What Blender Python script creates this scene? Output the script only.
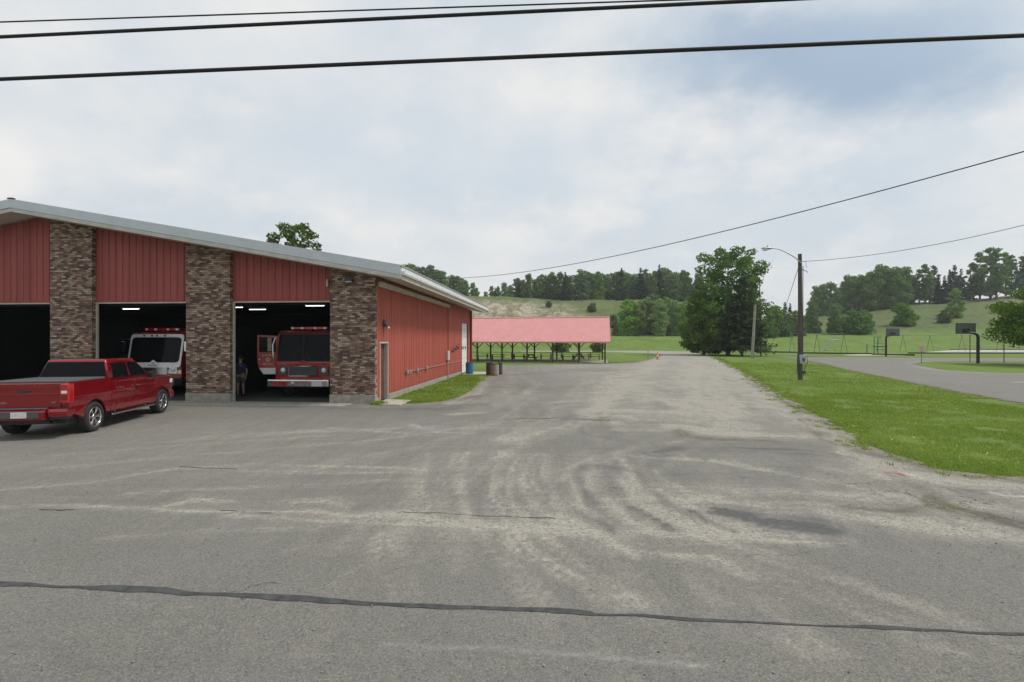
import bpy, bmesh, math, random
import numpy as np
from mathutils import Vector, Matrix

random.seed(7)
rng = np.random.default_rng(7)
R = math.radians
scene = bpy.context.scene
for o in list(bpy.data.objects):
    bpy.data.objects.remove(o)
C = scene.collection

# ------------------------------------------------------------------ camera, sky, sun, exposure
EYE = 2.5
cam_d = bpy.data.cameras.new('camera')
cam = bpy.data.objects.new('camera', cam_d); C.objects.link(cam)
cam.location = (0, 0, EYE); cam.rotation_euler = (R(90), 0, 0)
cam_d.sensor_width = 36; cam_d.lens = 18; cam_d.clip_end = 6000; cam_d.clip_start = 0.05
scene.camera = cam

SUN_EL, SUN_AZ = R(54), R(92)          # azimuth from +Y towards +X
sd = bpy.data.lights.new('sun', 'SUN'); sd.energy = 2.4; sd.angle = R(12); sd.color = (1.0, 0.96, 0.9)
sun = bpy.data.objects.new('sun', sd); C.objects.link(sun)
dvec = Vector((math.sin(SUN_AZ) * math.cos(SUN_EL), math.cos(SUN_AZ) * math.cos(SUN_EL), math.sin(SUN_EL)))
sun.rotation_euler = dvec.to_track_quat('Z', 'Y').to_euler(); sun.location = (20, 10, 40)

world = bpy.data.worlds.new('World'); scene.world = world; world.use_nodes = True
def build_world():
    nt = world.node_tree; N = nt.nodes; L = nt.links
    N.clear()
    out = N.new('ShaderNodeOutputWorld'); bg = N.new('ShaderNodeBackground'); L.new(bg.outputs[0], out.inputs[0])
    sky = N.new('ShaderNodeTexSky'); sky.sky_type = 'NISHITA'; sky.sun_disc = False
    sky.sun_elevation = SUN_EL; sky.sun_rotation = SUN_AZ
    sky.air_density = 1.2; sky.dust_density = 2.0
    bg.inputs[1].default_value = 0.1
    tc = N.new('ShaderNodeTexCoord')
    sep = N.new('ShaderNodeSeparateXYZ'); L.new(tc.outputs['Generated'], sep.inputs[0])
    def math_(op, a, b=None, c=None):
        n = N.new('ShaderNodeMath'); n.operation = op
        for i, v in enumerate((a, b, c)):
            if v is None: continue
            if isinstance(v, (int, float)): n.inputs[i].default_value = v
            else: L.new(v, n.inputs[i])
        return n.outputs[0]
    zz = math_('ADD', math_('MAXIMUM', sep.outputs[2], 0.0), 0.38)
    px = math_('DIVIDE', sep.outputs[0], zz); py = math_('DIVIDE', sep.outputs[1], zz)
    comb = N.new('ShaderNodeCombineXYZ'); L.new(px, comb.inputs[0]); L.new(py, comb.inputs[1])
    def noise(scale, detail, rough, off):
        n = N.new('ShaderNodeTexNoise'); n.inputs['Scale'].default_value = scale
        n.inputs['Detail'].default_value = detail; n.inputs['Roughness'].default_value = rough
        m = N.new('ShaderNodeMapping'); m.inputs['Location'].default_value = off
        L.new(comb.outputs[0], m.inputs[0]); L.new(m.outputs[0], n.inputs['Vector'])
        return n.outputs[0]
    def ramp(f, stops):
        r = N.new('ShaderNodeValToRGB'); L.new(f, r.inputs[0])
        while len(r.color_ramp.elements) < len(stops): r.color_ramp.elements.new(0.5)
        for e, (p, c) in zip(r.color_ramp.elements, stops): e.position = p; e.color = c
        return r.outputs[0]
    def mixc(f, a, b):
        n = N.new('ShaderNodeMix'); n.data_type = 'RGBA'
        if isinstance(f, (int, float)): n.inputs[0].default_value = f
        else: L.new(f, n.inputs[0])
        for i, v in ((6, a), (7, b)):
            if isinstance(v, tuple): n.inputs[i].default_value = v
            else: L.new(v, n.inputs[i])
        return n.outputs[2]
    # linear radiances x10 (the background strength is 0.1)
    base = ramp(noise(1.3, 7, 0.55, (3.1, 1.7, 0.4)), [(0.30, (5.9, 6.65, 7.3, 1)), (0.49, (7.05, 7.5, 7.85, 1)), (0.64, (8.4, 8.4, 8.3, 1))])
    puffs = ramp(noise(3.4, 9, 0.6, (9.2, 4.4, 1.0)), [(0.46, (0, 0, 0, 1)), (0.68, (0.75, 0.75, 0.75, 1))])
    col = mixc(puffs, base, (9.0, 8.75, 8.4, 1))
    # heavy grey-blue cloud over the right, bright cumulus at the left: fixed directions in the sky
    def blob(px_, py_, sx, sz, wob, off):
        v = Vector(((px_ - 512) / 512, 1, (341 - py_) / 512))
        u = v.x; w = v.z
        gx = math_('DIVIDE', sep.outputs[0], math_('MAXIMUM', sep.outputs[1], 0.05))
        gz = math_('DIVIDE', sep.outputs[2], math_('MAXIMUM', sep.outputs[1], 0.05))
        n1 = math_('MULTIPLY', math_('SUBTRACT', noise(3.4, 8, 0.62, off), 0.5), wob * 1.25)
        ax = math_('DIVIDE', math_('SUBTRACT', gx, u), sx); az = math_('DIVIDE', math_('SUBTRACT', gz, w), sz)
        d = math_('ADD', math_('SQRT', math_('ADD', math_('MULTIPLY', ax, ax), math_('MULTIPLY', az, az))), n1)
        s = N.new('ShaderNodeMapRange'); s.interpolation_type = 'SMOOTHSTEP'
        L.new(d, s.inputs[0]); s.inputs[1].default_value = 1.25; s.inputs[2].default_value = 0.45
        s.inputs[3].default_value = 0; s.inputs[4].default_value = 1
        return math_('MULTIPLY', s.outputs[0], math_('GREATER_THAN', sep.outputs[1], 0.05))
    d1 = blob(830, 62, 0.36, 0.135, 1.1, (1, 5, 2))
    col = mixc(math_('MULTIPLY', d1, 0.95), col, (3.7, 4.75, 6.0, 1))
    d3 = blob(930, 20, 0.25, 0.12, 1.2, (4, 2, 2))
    col = mixc(math_('MULTIPLY', d3, 0.35), col, (4.7, 5.7, 6.8, 1))
    d2 = blob(-15, 172, 0.13, 0.085, 0.8, (7, 1, 3))
    col = mixc(math_('MULTIPLY', d2, 0.8), col, (9.6, 9.3, 8.8, 1))
    d4 = blob(470, 150, 0.42, 0.10, 1.3, (2, 7, 8))
    col = mixc(math_('MULTIPLY', d4, 0.25), col, (6.0, 6.9, 7.7, 1))
    # paler towards the horizon
    hz = N.new('ShaderNodeMapRange'); L.new(sep.outputs[2], hz.inputs[0])
    hz.inputs[1].default_value = 0.28; hz.inputs[2].default_value = 0.02; hz.inputs[3].default_value = 0; hz.inputs[4].default_value = 0.55
    col = mixc(hz.outputs[0], col, (7.0, 7.3, 7.5, 1))
    fin = mixc(0.92, sky.outputs[0], col)
    L.new(fin, bg.inputs[0])
build_world()
vs = scene.view_settings
vs.view_transform = 'Standard'; vs.look = 'None'; vs.gamma = 1; vs.use_curve_mapping = False; vs.exposure = 0.07

# ------------------------------------------------------------------ helpers
def px2w(px, py, z=0.0):
    d = 512 * (EYE - z) / (py - 341.0)
    return ((px - 512) * d / 512, d)
def zat(py, d): return EYE + (341 - py) * d / 512

def tag(o, label=None, cat=None, group=None, kind=None):
    if label: o['label'] = label
    if cat: o['category'] = cat
    if group: o['group'] = group
    if kind: o['kind'] = kind
    return o
def thing(name, label, cat, loc=(0, 0, 0), rz=0.0, group=None):
    o = bpy.data.objects.new(name, None); C.objects.link(o)
    o.location = loc; o.rotation_euler = (0, 0, rz); o.empty_display_size = 0.3
    return tag(o, label, cat, group)
def link(name, me, parent=None):
    o = bpy.data.objects.new(name, me); C.objects.link(o)
    if parent: o.parent = parent
    return o
def copy_tree(o, parent=None):
    c = o.copy(); C.objects.link(c)
    if parent: c.parent = parent
    for ch in list(KIDS.get(o.name, [])): copy_tree(bpy.data.objects[ch], c)
    return c
KIDS = {}
def copy_thing(o, label, loc, rz=0.0, scale=None):
    def rec(s, p):
        c = s.copy(); C.objects.link(c)
        if p: c.parent = p
        for ch in [x for x in s.children]: rec(ch, c)
        return c
    c = rec(o, None)
    c.location = loc; c.rotation_euler = (0, 0, rz)
    if scale is not None: c.scale = scale
    if label: c['label'] = label
    return c

class MB:
    def __init__(s): s.v = []; s.f = []; s.sm = []
    def add(s, vs_, fs_, smooth=False):
        n = len(s.v); s.v += [tuple(v) for v in vs_]
        for f in fs_: s.f.append([n + i for i in f]); s.sm.append(smooth)
        return s
    def box(s, x0, x1, y0, y1, z0, z1, M=None):
        vs_ = [Vector((x, y, z)) for z in (z0, z1) for y in (y0, y1) for x in (x0, x1)]
        if M: vs_ = [M @ v for v in vs_]
        return s.add(vs_, [(0, 2, 3, 1), (4, 5, 7, 6), (0, 1, 5, 4), (2, 6, 7, 3), (0, 4, 6, 2), (1, 3, 7, 5)])
    def bbox(s, x0, x1, y0, y1, z0, z1, b=0.01, M=None, seg=2):
        bm = bmesh.new(); bmesh.ops.create_cube(bm, size=1)
        for v in bm.verts:
            v.co = Vector(((x0 + x1) / 2 + v.co.x * (x1 - x0), (y0 + y1) / 2 + v.co.y * (y1 - y0), (z0 + z1) / 2 + v.co.z * (z1 - z0)))
        bmesh.ops.bevel(bm, geom=bm.edges[:], offset=b, segments=seg, affect='EDGES', profile=0.6)
        return s.bm(bm, M)
    def bm(s, bm, M=None, smooth=False):
        bm.verts.index_update()
        vs_ = [(M @ v.co) if M else v.co.copy() for v in bm.verts]
        s.add(vs_, [[v.index for v in f.verts] for f in bm.faces], smooth); bm.free(); return s
    def tube(s, pts, r, n=8, cap=True, smooth=True):
        pts = [Vector(p) for p in pts]; k = len(pts)
        rs = r if isinstance(r, (list, tuple)) else [r] * k
        rings = []; up = None
        for i, p in enumerate(pts):
            d = (pts[min(i + 1, k - 1)] - pts[max(i - 1, 0)]).normalized()
            if up is None:
                up = Vector((0, 0, 1)) if abs(d.z) < 0.9 else Vector((1, 0, 0))
            a = d.cross(up)
            if a.length < 1e-5: a = d.cross(Vector((0, 1, 0.3)))
            a.normalize(); b = a.cross(d).normalized()
            rings.append([p + (a * math.cos(t) + b * math.sin(t)) * rs[i] for t in [2 * math.pi * j / n for j in range(n)]])
        vs_ = [v for rg in rings for v in rg]
        fs_ = [(i * n + j, i * n + (j + 1) % n, (i + 1) * n + (j + 1) % n, (i + 1) * n + j) for i in range(k - 1) for j in range(n)]
        s.add(vs_, fs_, smooth)
        if cap:
            s.add(rings[0], [list(range(n))[::-1]]); s.add(rings[-1], [list(range(n))])
        return s
    def lathe(s, prof, n=24, M=None, smooth=True):   # prof: (r, z)
        vs_ = [Vector((r * math.cos(2 * math.pi * j / n), r * math.sin(2 * math.pi * j / n), z)) for r, z in prof for j in range(n)]
        if M: vs_ = [M @ v for v in vs_]
        fs_ = [(i * n + j, i * n + (j + 1) % n, (i + 1) * n + (j + 1) % n, (i + 1) * n + j) for i in range(len(prof) - 1) for j in range(n)]
        s.add(vs_, fs_, smooth); return s
    def prism(s, poly, a0, a1, axis='y', b=0.0, M=None, seg=2):
        """poly of (u, v); extruded along axis. axis x: (y,z); axis y: (x,z); axis z: (x,y)"""
        bm = bmesh.new()
        def mk(u, v, a):
            return {'x': (a, u, v), 'y': (u, a, v), 'z': (u, v, a)}[axis]
        A = [bm.verts.new(mk(u, v, a0)) for u, v in poly]; B = [bm.verts.new(mk(u, v, a1)) for u, v in poly]
        bm.faces.new(A); bm.faces.new(B[::-1]); n = len(poly)
        for i in range(n): bm.faces.new((A[i], B[i], B[(i + 1) % n], A[(i + 1) % n]))
        bmesh.ops.recalc_face_normals(bm, faces=bm.faces[:])
        if b > 0:
            es = [e for e in bm.edges if len(e.link_faces) == 2 and e.calc_face_angle(0) > 0.5]
            bmesh.ops.bevel(bm, geom=es, offset=b, segments=seg, affect='EDGES', profile=0.6, clamp_overlap=True)
        return s.bm(bm, M)
    def build(s, name, mat, parent=None, auto=False):
        me = bpy.data.meshes.new(name); me.from_pydata(s.v, [], s.f); me.update()
        bm = bmesh.new(); bm.from_mesh(me)
        bmesh.ops.recalc_face_normals(bm, faces=bm.faces[:]); bm.to_mesh(me); bm.free()
        me.polygons.foreach_set('use_smooth', s.sm if not auto else [True] * len(s.f))
        if mat: me.materials.append(mat)
        return link(name, me, parent)

def np_mesh(name, V, F, mat, attrs=None):
    V = np.asarray(V, dtype=np.float32); F = np.asarray(F, dtype=np.int32); k = F.shape[1]
    me = bpy.data.meshes.new(name)
    me.vertices.add(len(V)); me.vertices.foreach_set('co', V.ravel())
    me.loops.add(F.size); me.loops.foreach_set('vertex_index', F.ravel())
    me.polygons.add(len(F)); me.polygons.foreach_set('loop_start', np.arange(0, F.size, k, dtype=np.int32))
    me.polygons.foreach_set('loop_total', np.full(len(F), k, dtype=np.int32))
    me.update(calc_edges=True)
    for an, av in (attrs or {}).items():
        a = me.attributes.new(an, 'FLOAT', 'POINT'); a.data.foreach_set('value', np.asarray(av, dtype=np.float32))
    if mat: me.materials.append(mat)
    return me

def text_mb(txt, size, ext, M, mat, name, parent, align='CENTER'):
    cu = bpy.data.curves.new('t', 'FONT'); cu.body = txt; cu.size = size; cu.extrude = ext; cu.align_x = align; cu.align_y = 'CENTER'
    cu.resolution_u = 3
    ob = bpy.data.objects.new('t', cu); C.objects.link(ob)
    dg = bpy.context.evaluated_depsgraph_get(); me = bpy.data.meshes.new_from_object(ob.evaluated_get(dg))
    bpy.data.objects.remove(ob); bpy.data.curves.remove(cu)
    me.transform(M); me.materials.clear(); me.materials.append(mat); me.name = name
    return link(name, me, parent)

# value noise in numpy
_tab = rng.random((256, 256))
def vnoise(x, y):
    xi = np.floor(x).astype(int); yi = np.floor(y).astype(int); fx = x - xi; fy = y - yi
    fx = fx * fx * (3 - 2 * fx); fy = fy * fy * (3 - 2 * fy)
    g = lambda a, b: _tab[a & 255, b & 255]
    return (g(xi, yi) * (1 - fx) + g(xi + 1, yi) * fx) * (1 - fy) + (g(xi, yi + 1) * (1 - fx) + g(xi + 1, yi + 1) * fx) * fy
def fnoise(x, y, o=4):
    s = 0; a = 1; t = 0
    for i in range(o):
        s = s + a * vnoise(x * 2 ** i + 17.3 * i, y * 2 ** i + 5.7 * i); t += a; a *= 0.5
    return s / t

# ------------------------------------------------------------------ materials
class NT:
    def __init__(s, name):
        s.m = bpy.data.materials.new(name); s.m.use_nodes = True; s.nt = s.m.node_tree; s.N = s.nt.nodes; s.L = s.nt.links
        s.p = s.N['Principled BSDF']; s.out = s.N['Material Output']
    def set(s, n, i, v):
        if v is None: return
        if isinstance(v, (int, float)): n.inputs[i].default_value = v
        elif isinstance(v, tuple):
            n.inputs[i].default_value = v if len(v) != 3 or n.inputs[i].type != 'RGBA' else (*v, 1)
        else: s.L.new(v, n.inputs[i])
    def math(s, op, a, b=None, c=None, clamp=False):
        n = s.N.new('ShaderNodeMath'); n.operation = op; n.use_clamp = clamp
        for i, v in enumerate((a, b, c)): s.set(n, i, v)
        return n.outputs[0]
    def coord(s, kind='Object'): return s.N.new('ShaderNodeTexCoord').outputs[kind]
    def pos(s): return s.N.new('ShaderNodeNewGeometry').outputs['Position']
    def mapping(s, v, scale=(1, 1, 1), rot=(0, 0, 0), loc=(0, 0, 0)):
        n = s.N.new('ShaderNodeMapping'); s.L.new(v, n.inputs[0]); n.inputs['Scale'].default_value = scale
        n.inputs['Rotation'].default_value = rot; n.inputs['Location'].default_value = loc; return n.outputs[0]
    def noise(s, v, scale, detail=3, rough=0.55, dist=0):
        n = s.N.new('ShaderNodeTexNoise'); s.L.new(v, n.inputs['Vector']); n.inputs['Scale'].default_value = scale
        n.inputs['Detail'].default_value = detail; n.inputs['Roughness'].default_value = rough; n.inputs['Distortion'].default_value = dist
        return n.outputs[0]
    def vor(s, v, scale, out='Distance'):
        n = s.N.new('ShaderNodeTexVoronoi'); s.L.new(v, n.inputs['Vector']); n.inputs['Scale'].default_value = scale; return n.outputs[out]
    def mix(s, f, a, b, mode='MIX'):
        n = s.N.new('ShaderNodeMix'); n.data_type = 'RGBA'; n.blend_type = mode
        s.set(n, 0, f); s.set(n, 6, a); s.set(n, 7, b); return n.outputs[2]
    def rng(s, v, a, b, c=0.0, d=1.0):
        n = s.N.new('ShaderNodeMapRange'); s.L.new(v, n.inputs[0])
        for i, x in zip((1, 2, 3, 4), (a, b, c, d)): n.inputs[i].default_value = x
        return n.outputs[0]
    def ramp(s, f, stops, const=False):
        r = s.N.new('ShaderNodeValToRGB'); s.L.new(f, r.inputs[0])
        if const: r.color_ramp.interpolation = 'CONSTANT'
        while len(r.color_ramp.elements) < len(stops): r.color_ramp.elements.new(0.5)
        for e, (p, c) in zip(r.color_ramp.elements, stops): e.position = p; e.color = (*c, 1)
        return r.outputs[0]
    def attr(s, name):
        n = s.N.new('ShaderNodeAttribute'); n.attribute_name = name; return n.outputs['Fac']
    def bump(s, h, st=0.3, dist=0.02):
        n = s.N.new('ShaderNodeBump'); n.inputs['Strength'].default_value = st; n.inputs['Distance'].default_value = dist
        s.L.new(h, n.inputs['Height']); s.L.new(n.outputs[0], s.p.inputs['Normal'])
    def fin(s, col, rough=0.8, metal=0.0, spec=None):
        s.set(s.p, 'Base Color', col); s.set(s.p, 'Roughness', rough); s.set(s.p, 'Metallic', metal)
        if spec is not None: s.p.inputs['Specular IOR Level'].default_value = spec
        return s.m

def simple(name, col, rough=0.6, metal=0.0, var=0.18, scale=6.0, coat=0.0, spec=None, bump=0.0):
    t = NT(name); c = t.coord()
    n = t.noise(c, scale, 4, 0.6)
    dk = tuple(x * (1 - var) for x in col); lt = tuple(min(1, x * (1 + var)) for x in col)
    t.fin(t.mix(t.rng(n, 0.3, 0.7), dk, lt), t.rng(n, 0.3, 0.7, max(0.02, rough - 0.06), min(1, rough + 0.06)), metal, spec)
    if coat: t.p.inputs['Coat Weight'].default_value = coat; t.p.inputs['Coat Roughness'].default_value = 0.04
    if bump: t.bump(n, bump)
    return t.m

def mat_brick():
    t = NT('brick'); c = t.coord(); s_ = t.N.new('ShaderNodeSeparateXYZ'); t.L.new(c, s_.inputs[0])
    u = t.math('ADD', s_.outputs[0], s_.outputs[1]); z = s_.outputs[2]
    rw = t.math('DIVIDE', z, 0.078); row = t.math('FLOOR', rw)
    half = t.math('MULTIPLY', t.math('MODULO', t.math('ADD', row, 1000.0), 2.0), 0.5)
    cu = t.math('ADD', t.math('DIVIDE', u, 0.205), half); colu = t.math('FLOOR', cu)
    fr = t.math('FRACT', rw); fc = t.math('FRACT', cu)
    mort = t.math('MAXIMUM', t.math('LESS_THAN', fr, 0.2), t.math('LESS_THAN', fc, 0.055))
    cb = t.N.new('ShaderNodeCombineXYZ'); t.L.new(colu, cb.inputs[0]); t.L.new(row, cb.inputs[1])
    wn = t.N.new('ShaderNodeTexWhiteNoise'); t.L.new(cb.outputs[0], wn.inputs['Vector'])
    col = t.ramp(wn.outputs['Value'], [(0, (.085, .055, .046)), (.14, (.20, .11, .08)), (.32, (.29, .185, .13)), (.48, (.14, .085, .068)), (.58, (.35, .25, .18)), (.75, (.42, .33, .245)), (.87, (.24, .125, .095)), (.94, (.50, .42, .33))], True)
    n = t.noise(c, 55, 3, 0.6); col = t.mix(t.rng(n, .3, .7, .25, 0), col, (.05, .04, .035))
    col = t.mix(mort, col, (.075, .062, .052))
    t.bump(t.math('SUBTRACT', 1.0, mort), 0.6, 0.012)
    return t.fin(col, 0.88)

def mat_siding(name, c0, c1, sc=1.0):
    t = NT(name); c = t.coord()
    st = t.noise(t.mapping(c, (2.2, 2.2, 0.12)), 1.6 * sc, 5, 0.62)
    n2 = t.noise(c, 14, 4, 0.6)
    col = t.mix(t.rng(st, .32, .7), c0, c1)
    col = t.mix(t.rng(n2, .5, .8, 0, .25), col, tuple(x * .6 for x in c0))
    # rain splash and grime low on the sheet
    s_ = t.N.new('ShaderNodeSeparateXYZ'); t.L.new(c, s_.inputs[0])
    low = t.math('MULTIPLY', t.rng(s_.outputs[2], 0.1, 0.9, 0.5, 0), t.rng(n2, .35, .65))
    col = t.mix(low, col, (.16, .12, .09))
    t.bump(st, 0.15, 0.01)
    return t.fin(col, 0.62)

def mat_ground():
    """asphalt with dust, gravel wash and patches; the stains live in vertex attributes baked from real positions"""
    t = NT('asphalt'); p = t.pos()
    fine = t.noise(p, 55, 3, 0.75); med = t.noise(p, 9, 4, 0.6); big = t.noise(p, 0.35, 4, 0.6)
    speck = t.vor(p, 95, 'Color')
    sp = t.N.new('ShaderNodeSeparateColor'); t.L.new(speck, sp.inputs[0])
    base = t.mix(t.rng(fine, .32, .68), (.112, .106, .092), (.235, .225, .198))
    base = t.mix(t.rng(big, .35, .65, 0, .35), base, (.215, .208, .190))
    base = t.mix(t.rng(sp.outputs[0], .86, .98, 0, .4), base, (.38, .37, .35))
    base = t.mix(t.rng(sp.outputs[1], .88, .98, 0, .5), base, (.07, .07, .07))
    strk = t.noise(t.mapping(p, (0.3, 2.9, 1), (0, 0, R(5))), 1.3, 7, 0.7, 0.5)
    strk2 = t.noise(t.mapping(p, (2.8, 0.3, 1), (0, 0, R(14))), 1.0, 6, 0.66, 0.3)
    stn = t.math('ADD', t.math('MULTIPLY', strk, .5), t.math('MULTIPLY', strk2, .5))
    d = t.attr('dust')
    dd = t.math('ADD', d, t.math('MULTIPLY', t.math('SUBTRACT', stn, .5), t.math('ADD', 0.75, t.math('MULTIPLY', d, 2.4))))
    dd = t.math('ADD', dd, t.math('MULTIPLY', t.math('SUBTRACT', t.math('ADD', t.math('MULTIPLY', med, .5), t.math('MULTIPLY', fine, .5)), .5), t.math('ADD', .25, t.math('MULTIPLY', d, 2.6))))
    dd = t.rng(dd, 0.02, .95, 0, .9)
    dcol = t.mix(t.rng(fine, .3, .7), (.25, .232, .192), (.40, .375, .318))
    dcol = t.mix(t.rng(med, .35, .7, 0, .4), dcol, (.455, .43, .37))
    gv = t.vor(p, 38, 'Color'); gs = t.N.new('ShaderNodeSeparateColor'); t.L.new(gv, gs.inputs[0])
    dcol = t.mix(t.rng(gs.outputs[0], .7, .95, 0, .7), dcol, (.15, .14, .12)); dcol = t.mix(t.rng(gs.outputs[1], .8, .97, 0, .6), dcol, (.52, .49, .43))
    base = t.mix(t.rng(gs.outputs[2], .82, .97, 0, .45), base, (.09, .088, .082))
    col = t.mix(dd, base, dcol)
    cv = t.N.new('ShaderNodeTexVoronoi'); cv.feature = 'DISTANCE_TO_EDGE'; cv.inputs['Scale'].default_value = .42
    wv = t.N.new('ShaderNodeVectorMath'); wv.operation = 'ADD'; nz = t.N.new('ShaderNodeTexNoise'); nz.inputs['Scale'].default_value = 1.6; nz.inputs['Detail'].default_value = 6; t.L.new(p, nz.inputs['Vector'])
    t.L.new(p, wv.inputs[0]); sc_ = t.N.new('ShaderNodeVectorMath'); sc_.operation = 'SCALE'; sc_.inputs['Scale'].default_value = 1.1; t.L.new(nz.outputs['Color'], sc_.inputs[0]); t.L.new(sc_.outputs[0], wv.inputs[1]); t.L.new(wv.outputs[0], cv.inputs['Vector'])
    ck = t.math('MULTIPLY', t.rng(cv.outputs['Distance'], 0.0, .007, .75, 0), t.rng(t.noise(p, .5, 3), .54, .62, 0, 1))
    col = t.mix(ck, col, (.05, .048, .043))
    dk = t.math('MULTIPLY', t.attr('dark'), t.rng(t.math('ADD', med, t.math('MULTIPLY', fine, .5)), .5, .85, .5, 1))
    dkcol = t.mix(t.rng(fine, .3, .7), (.06, .06, .06), (.12, .12, .118)); col = t.mix(t.math('MINIMUM', dk, .9), col, dkcol)
    col = t.mix(t.math('MULTIPLY', t.attr('dirt'), t.rng(med, .3, .6, .45, 1)), col, t.mix(t.rng(med, .3, .7), (.065, .056, .04), (.20, .17, .125)))
    col = t.mix(t.math('MULTIPLY', t.attr('pale'), t.rng(med, .35, .6, .2, 1)), col, (.52, .51, .48))
    col = t.mix(t.math('MULTIPLY', t.attr('rust'), t.rng(med, .3, .6, .5, 1)), col, (.24, .09, .07))
    h = t.math('ADD', t.math('MULTIPLY', fine, .6), t.math('ADD', t.math('MULTIPLY', med, 1.2), t.math('MULTIPLY', sp.outputs[2], .35)))
    t.bump(h, 0.55, 0.02)
    return t.fin(col, 0.92, spec=0.3)

def mat_grass(name='grass_ground'):
    t = NT(name); p = t.pos()
    a = t.noise(p, 0.13, 5, 0.6); b = t.noise(p, 1.7, 5, 0.65); f = t.noise(p, 26, 3, 0.7)
    col = t.mix(t.rng(a, .35, .65), (.145, .235, .042), (.215, .29, .07))
    col = t.mix(t.rng(b, .42, .72, 0, .5), col, (.27, .27, .08))
    col = t.mix(t.rng(f, .3, .7, .5, 0), col, (.05, .10, .02))
    mw = t.noise(t.mapping(p, (.5, .12, 1), (0, 0, R(-8))), 1.0, 6, .7); col = t.mix(t.rng(mw, .42, .62, .42, 0), col, (.07, .12, .03))
    c4 = t.noise(p, .55, 6, .75); hillc = t.mix(t.rng(c4, .42, .6), (.06, .095, .032), (.19, .18, .085))
    hillc = t.mix(t.rng(a, .4, .6, 0, .55), hillc, (.125, .20, .052))
    hillc = t.mix(t.rng(f, .3, .7, .4, 0), hillc, (.055, .085, .03))
    col = t.mix(t.attr('hill'), col, hillc)
    sand = t.mix(t.rng(t.noise(t.mapping(p, (1, .25, 1), (0, 0, R(30))), .35, 5, .7, 1.0), .42, .6), (.19, .165, .10), (.42, .37, .30))
    col = t.mix(t.attr('sand'), col, sand)
    t.bump(t.math('ADD', f, t.math('MULTIPLY', b, 1.5)), 0.7, 0.06)
    return t.fin(col, 0.95, spec=0.15)

def mat_leaf(name, c_dark, c_lt, var=0.35):
    t = NT(name)
    g = t.N.new('ShaderNodeNewGeometry'); oi = t.N.new('ShaderNodeObjectInfo')
    c = t.coord(); n = t.noise(c, 0.35, 3, 0.6)
    col = t.mix(t.math('MULTIPLY', t.math('ADD', g.outputs['Random Per Island'], t.rng(n, .3, .7)), .5), c_dark, c_lt)
    hs = t.N.new('ShaderNodeHueSaturation'); t.L.new(col, hs.inputs['Color'])
    t.L.new(t.rng(oi.outputs['Random'], 0, 1, .478, .515), hs.inputs['Hue'])
    t.L.new(t.rng(oi.outputs['Random'], 0, 1, 1 - var * .5, 1 + var * .8), hs.inputs['Value'])
    t.L.new(t.rng(t.math('FRACT', t.math('MULTIPLY', oi.outputs['Random'], 7.3)), 0, 1, .8, 1.08), hs.inputs['Saturation'])
    df = t.N.new('ShaderNodeBsdfDiffuse'); tr = t.N.new('ShaderNodeBsdfTranslucent'); mx = t.N.new('ShaderNodeMixShader')
    t.L.new(hs.outputs[0], df.inputs[0]); t.L.new(hs.outputs[0], tr.inputs[0]); mx.inputs[0].default_value = .3
    t.L.new(df.outputs[0], mx.inputs[1]); t.L.new(tr.outputs[0], mx.inputs[2]); t.L.new(mx.outputs[0], t.out.inputs[0])
    return t.m

def mat_glass(name, col=(.006, .007, .008), rough=0.06):
    t = NT(name); t.fin(col, rough, 0, 0.10); return t.m
def mat_emit(name, col, st):
    t = NT(name); t.p.inputs['Emission Color'].default_value = (*col, 1); t.p.inputs['Emission Strength'].default_value = st
    return t.fin(col, .5)
def mat_wood(name, c0, c1):
    t = NT(name); c = t.coord()
    n = t.noise(t.mapping(c, (14, 14, 0.8)), 1.5, 5, .6, .4)
    t.bump(n, .4, .01)
    return t.fin(t.mix(t.rng(n, .3, .7), c0, c1), .85)

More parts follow.
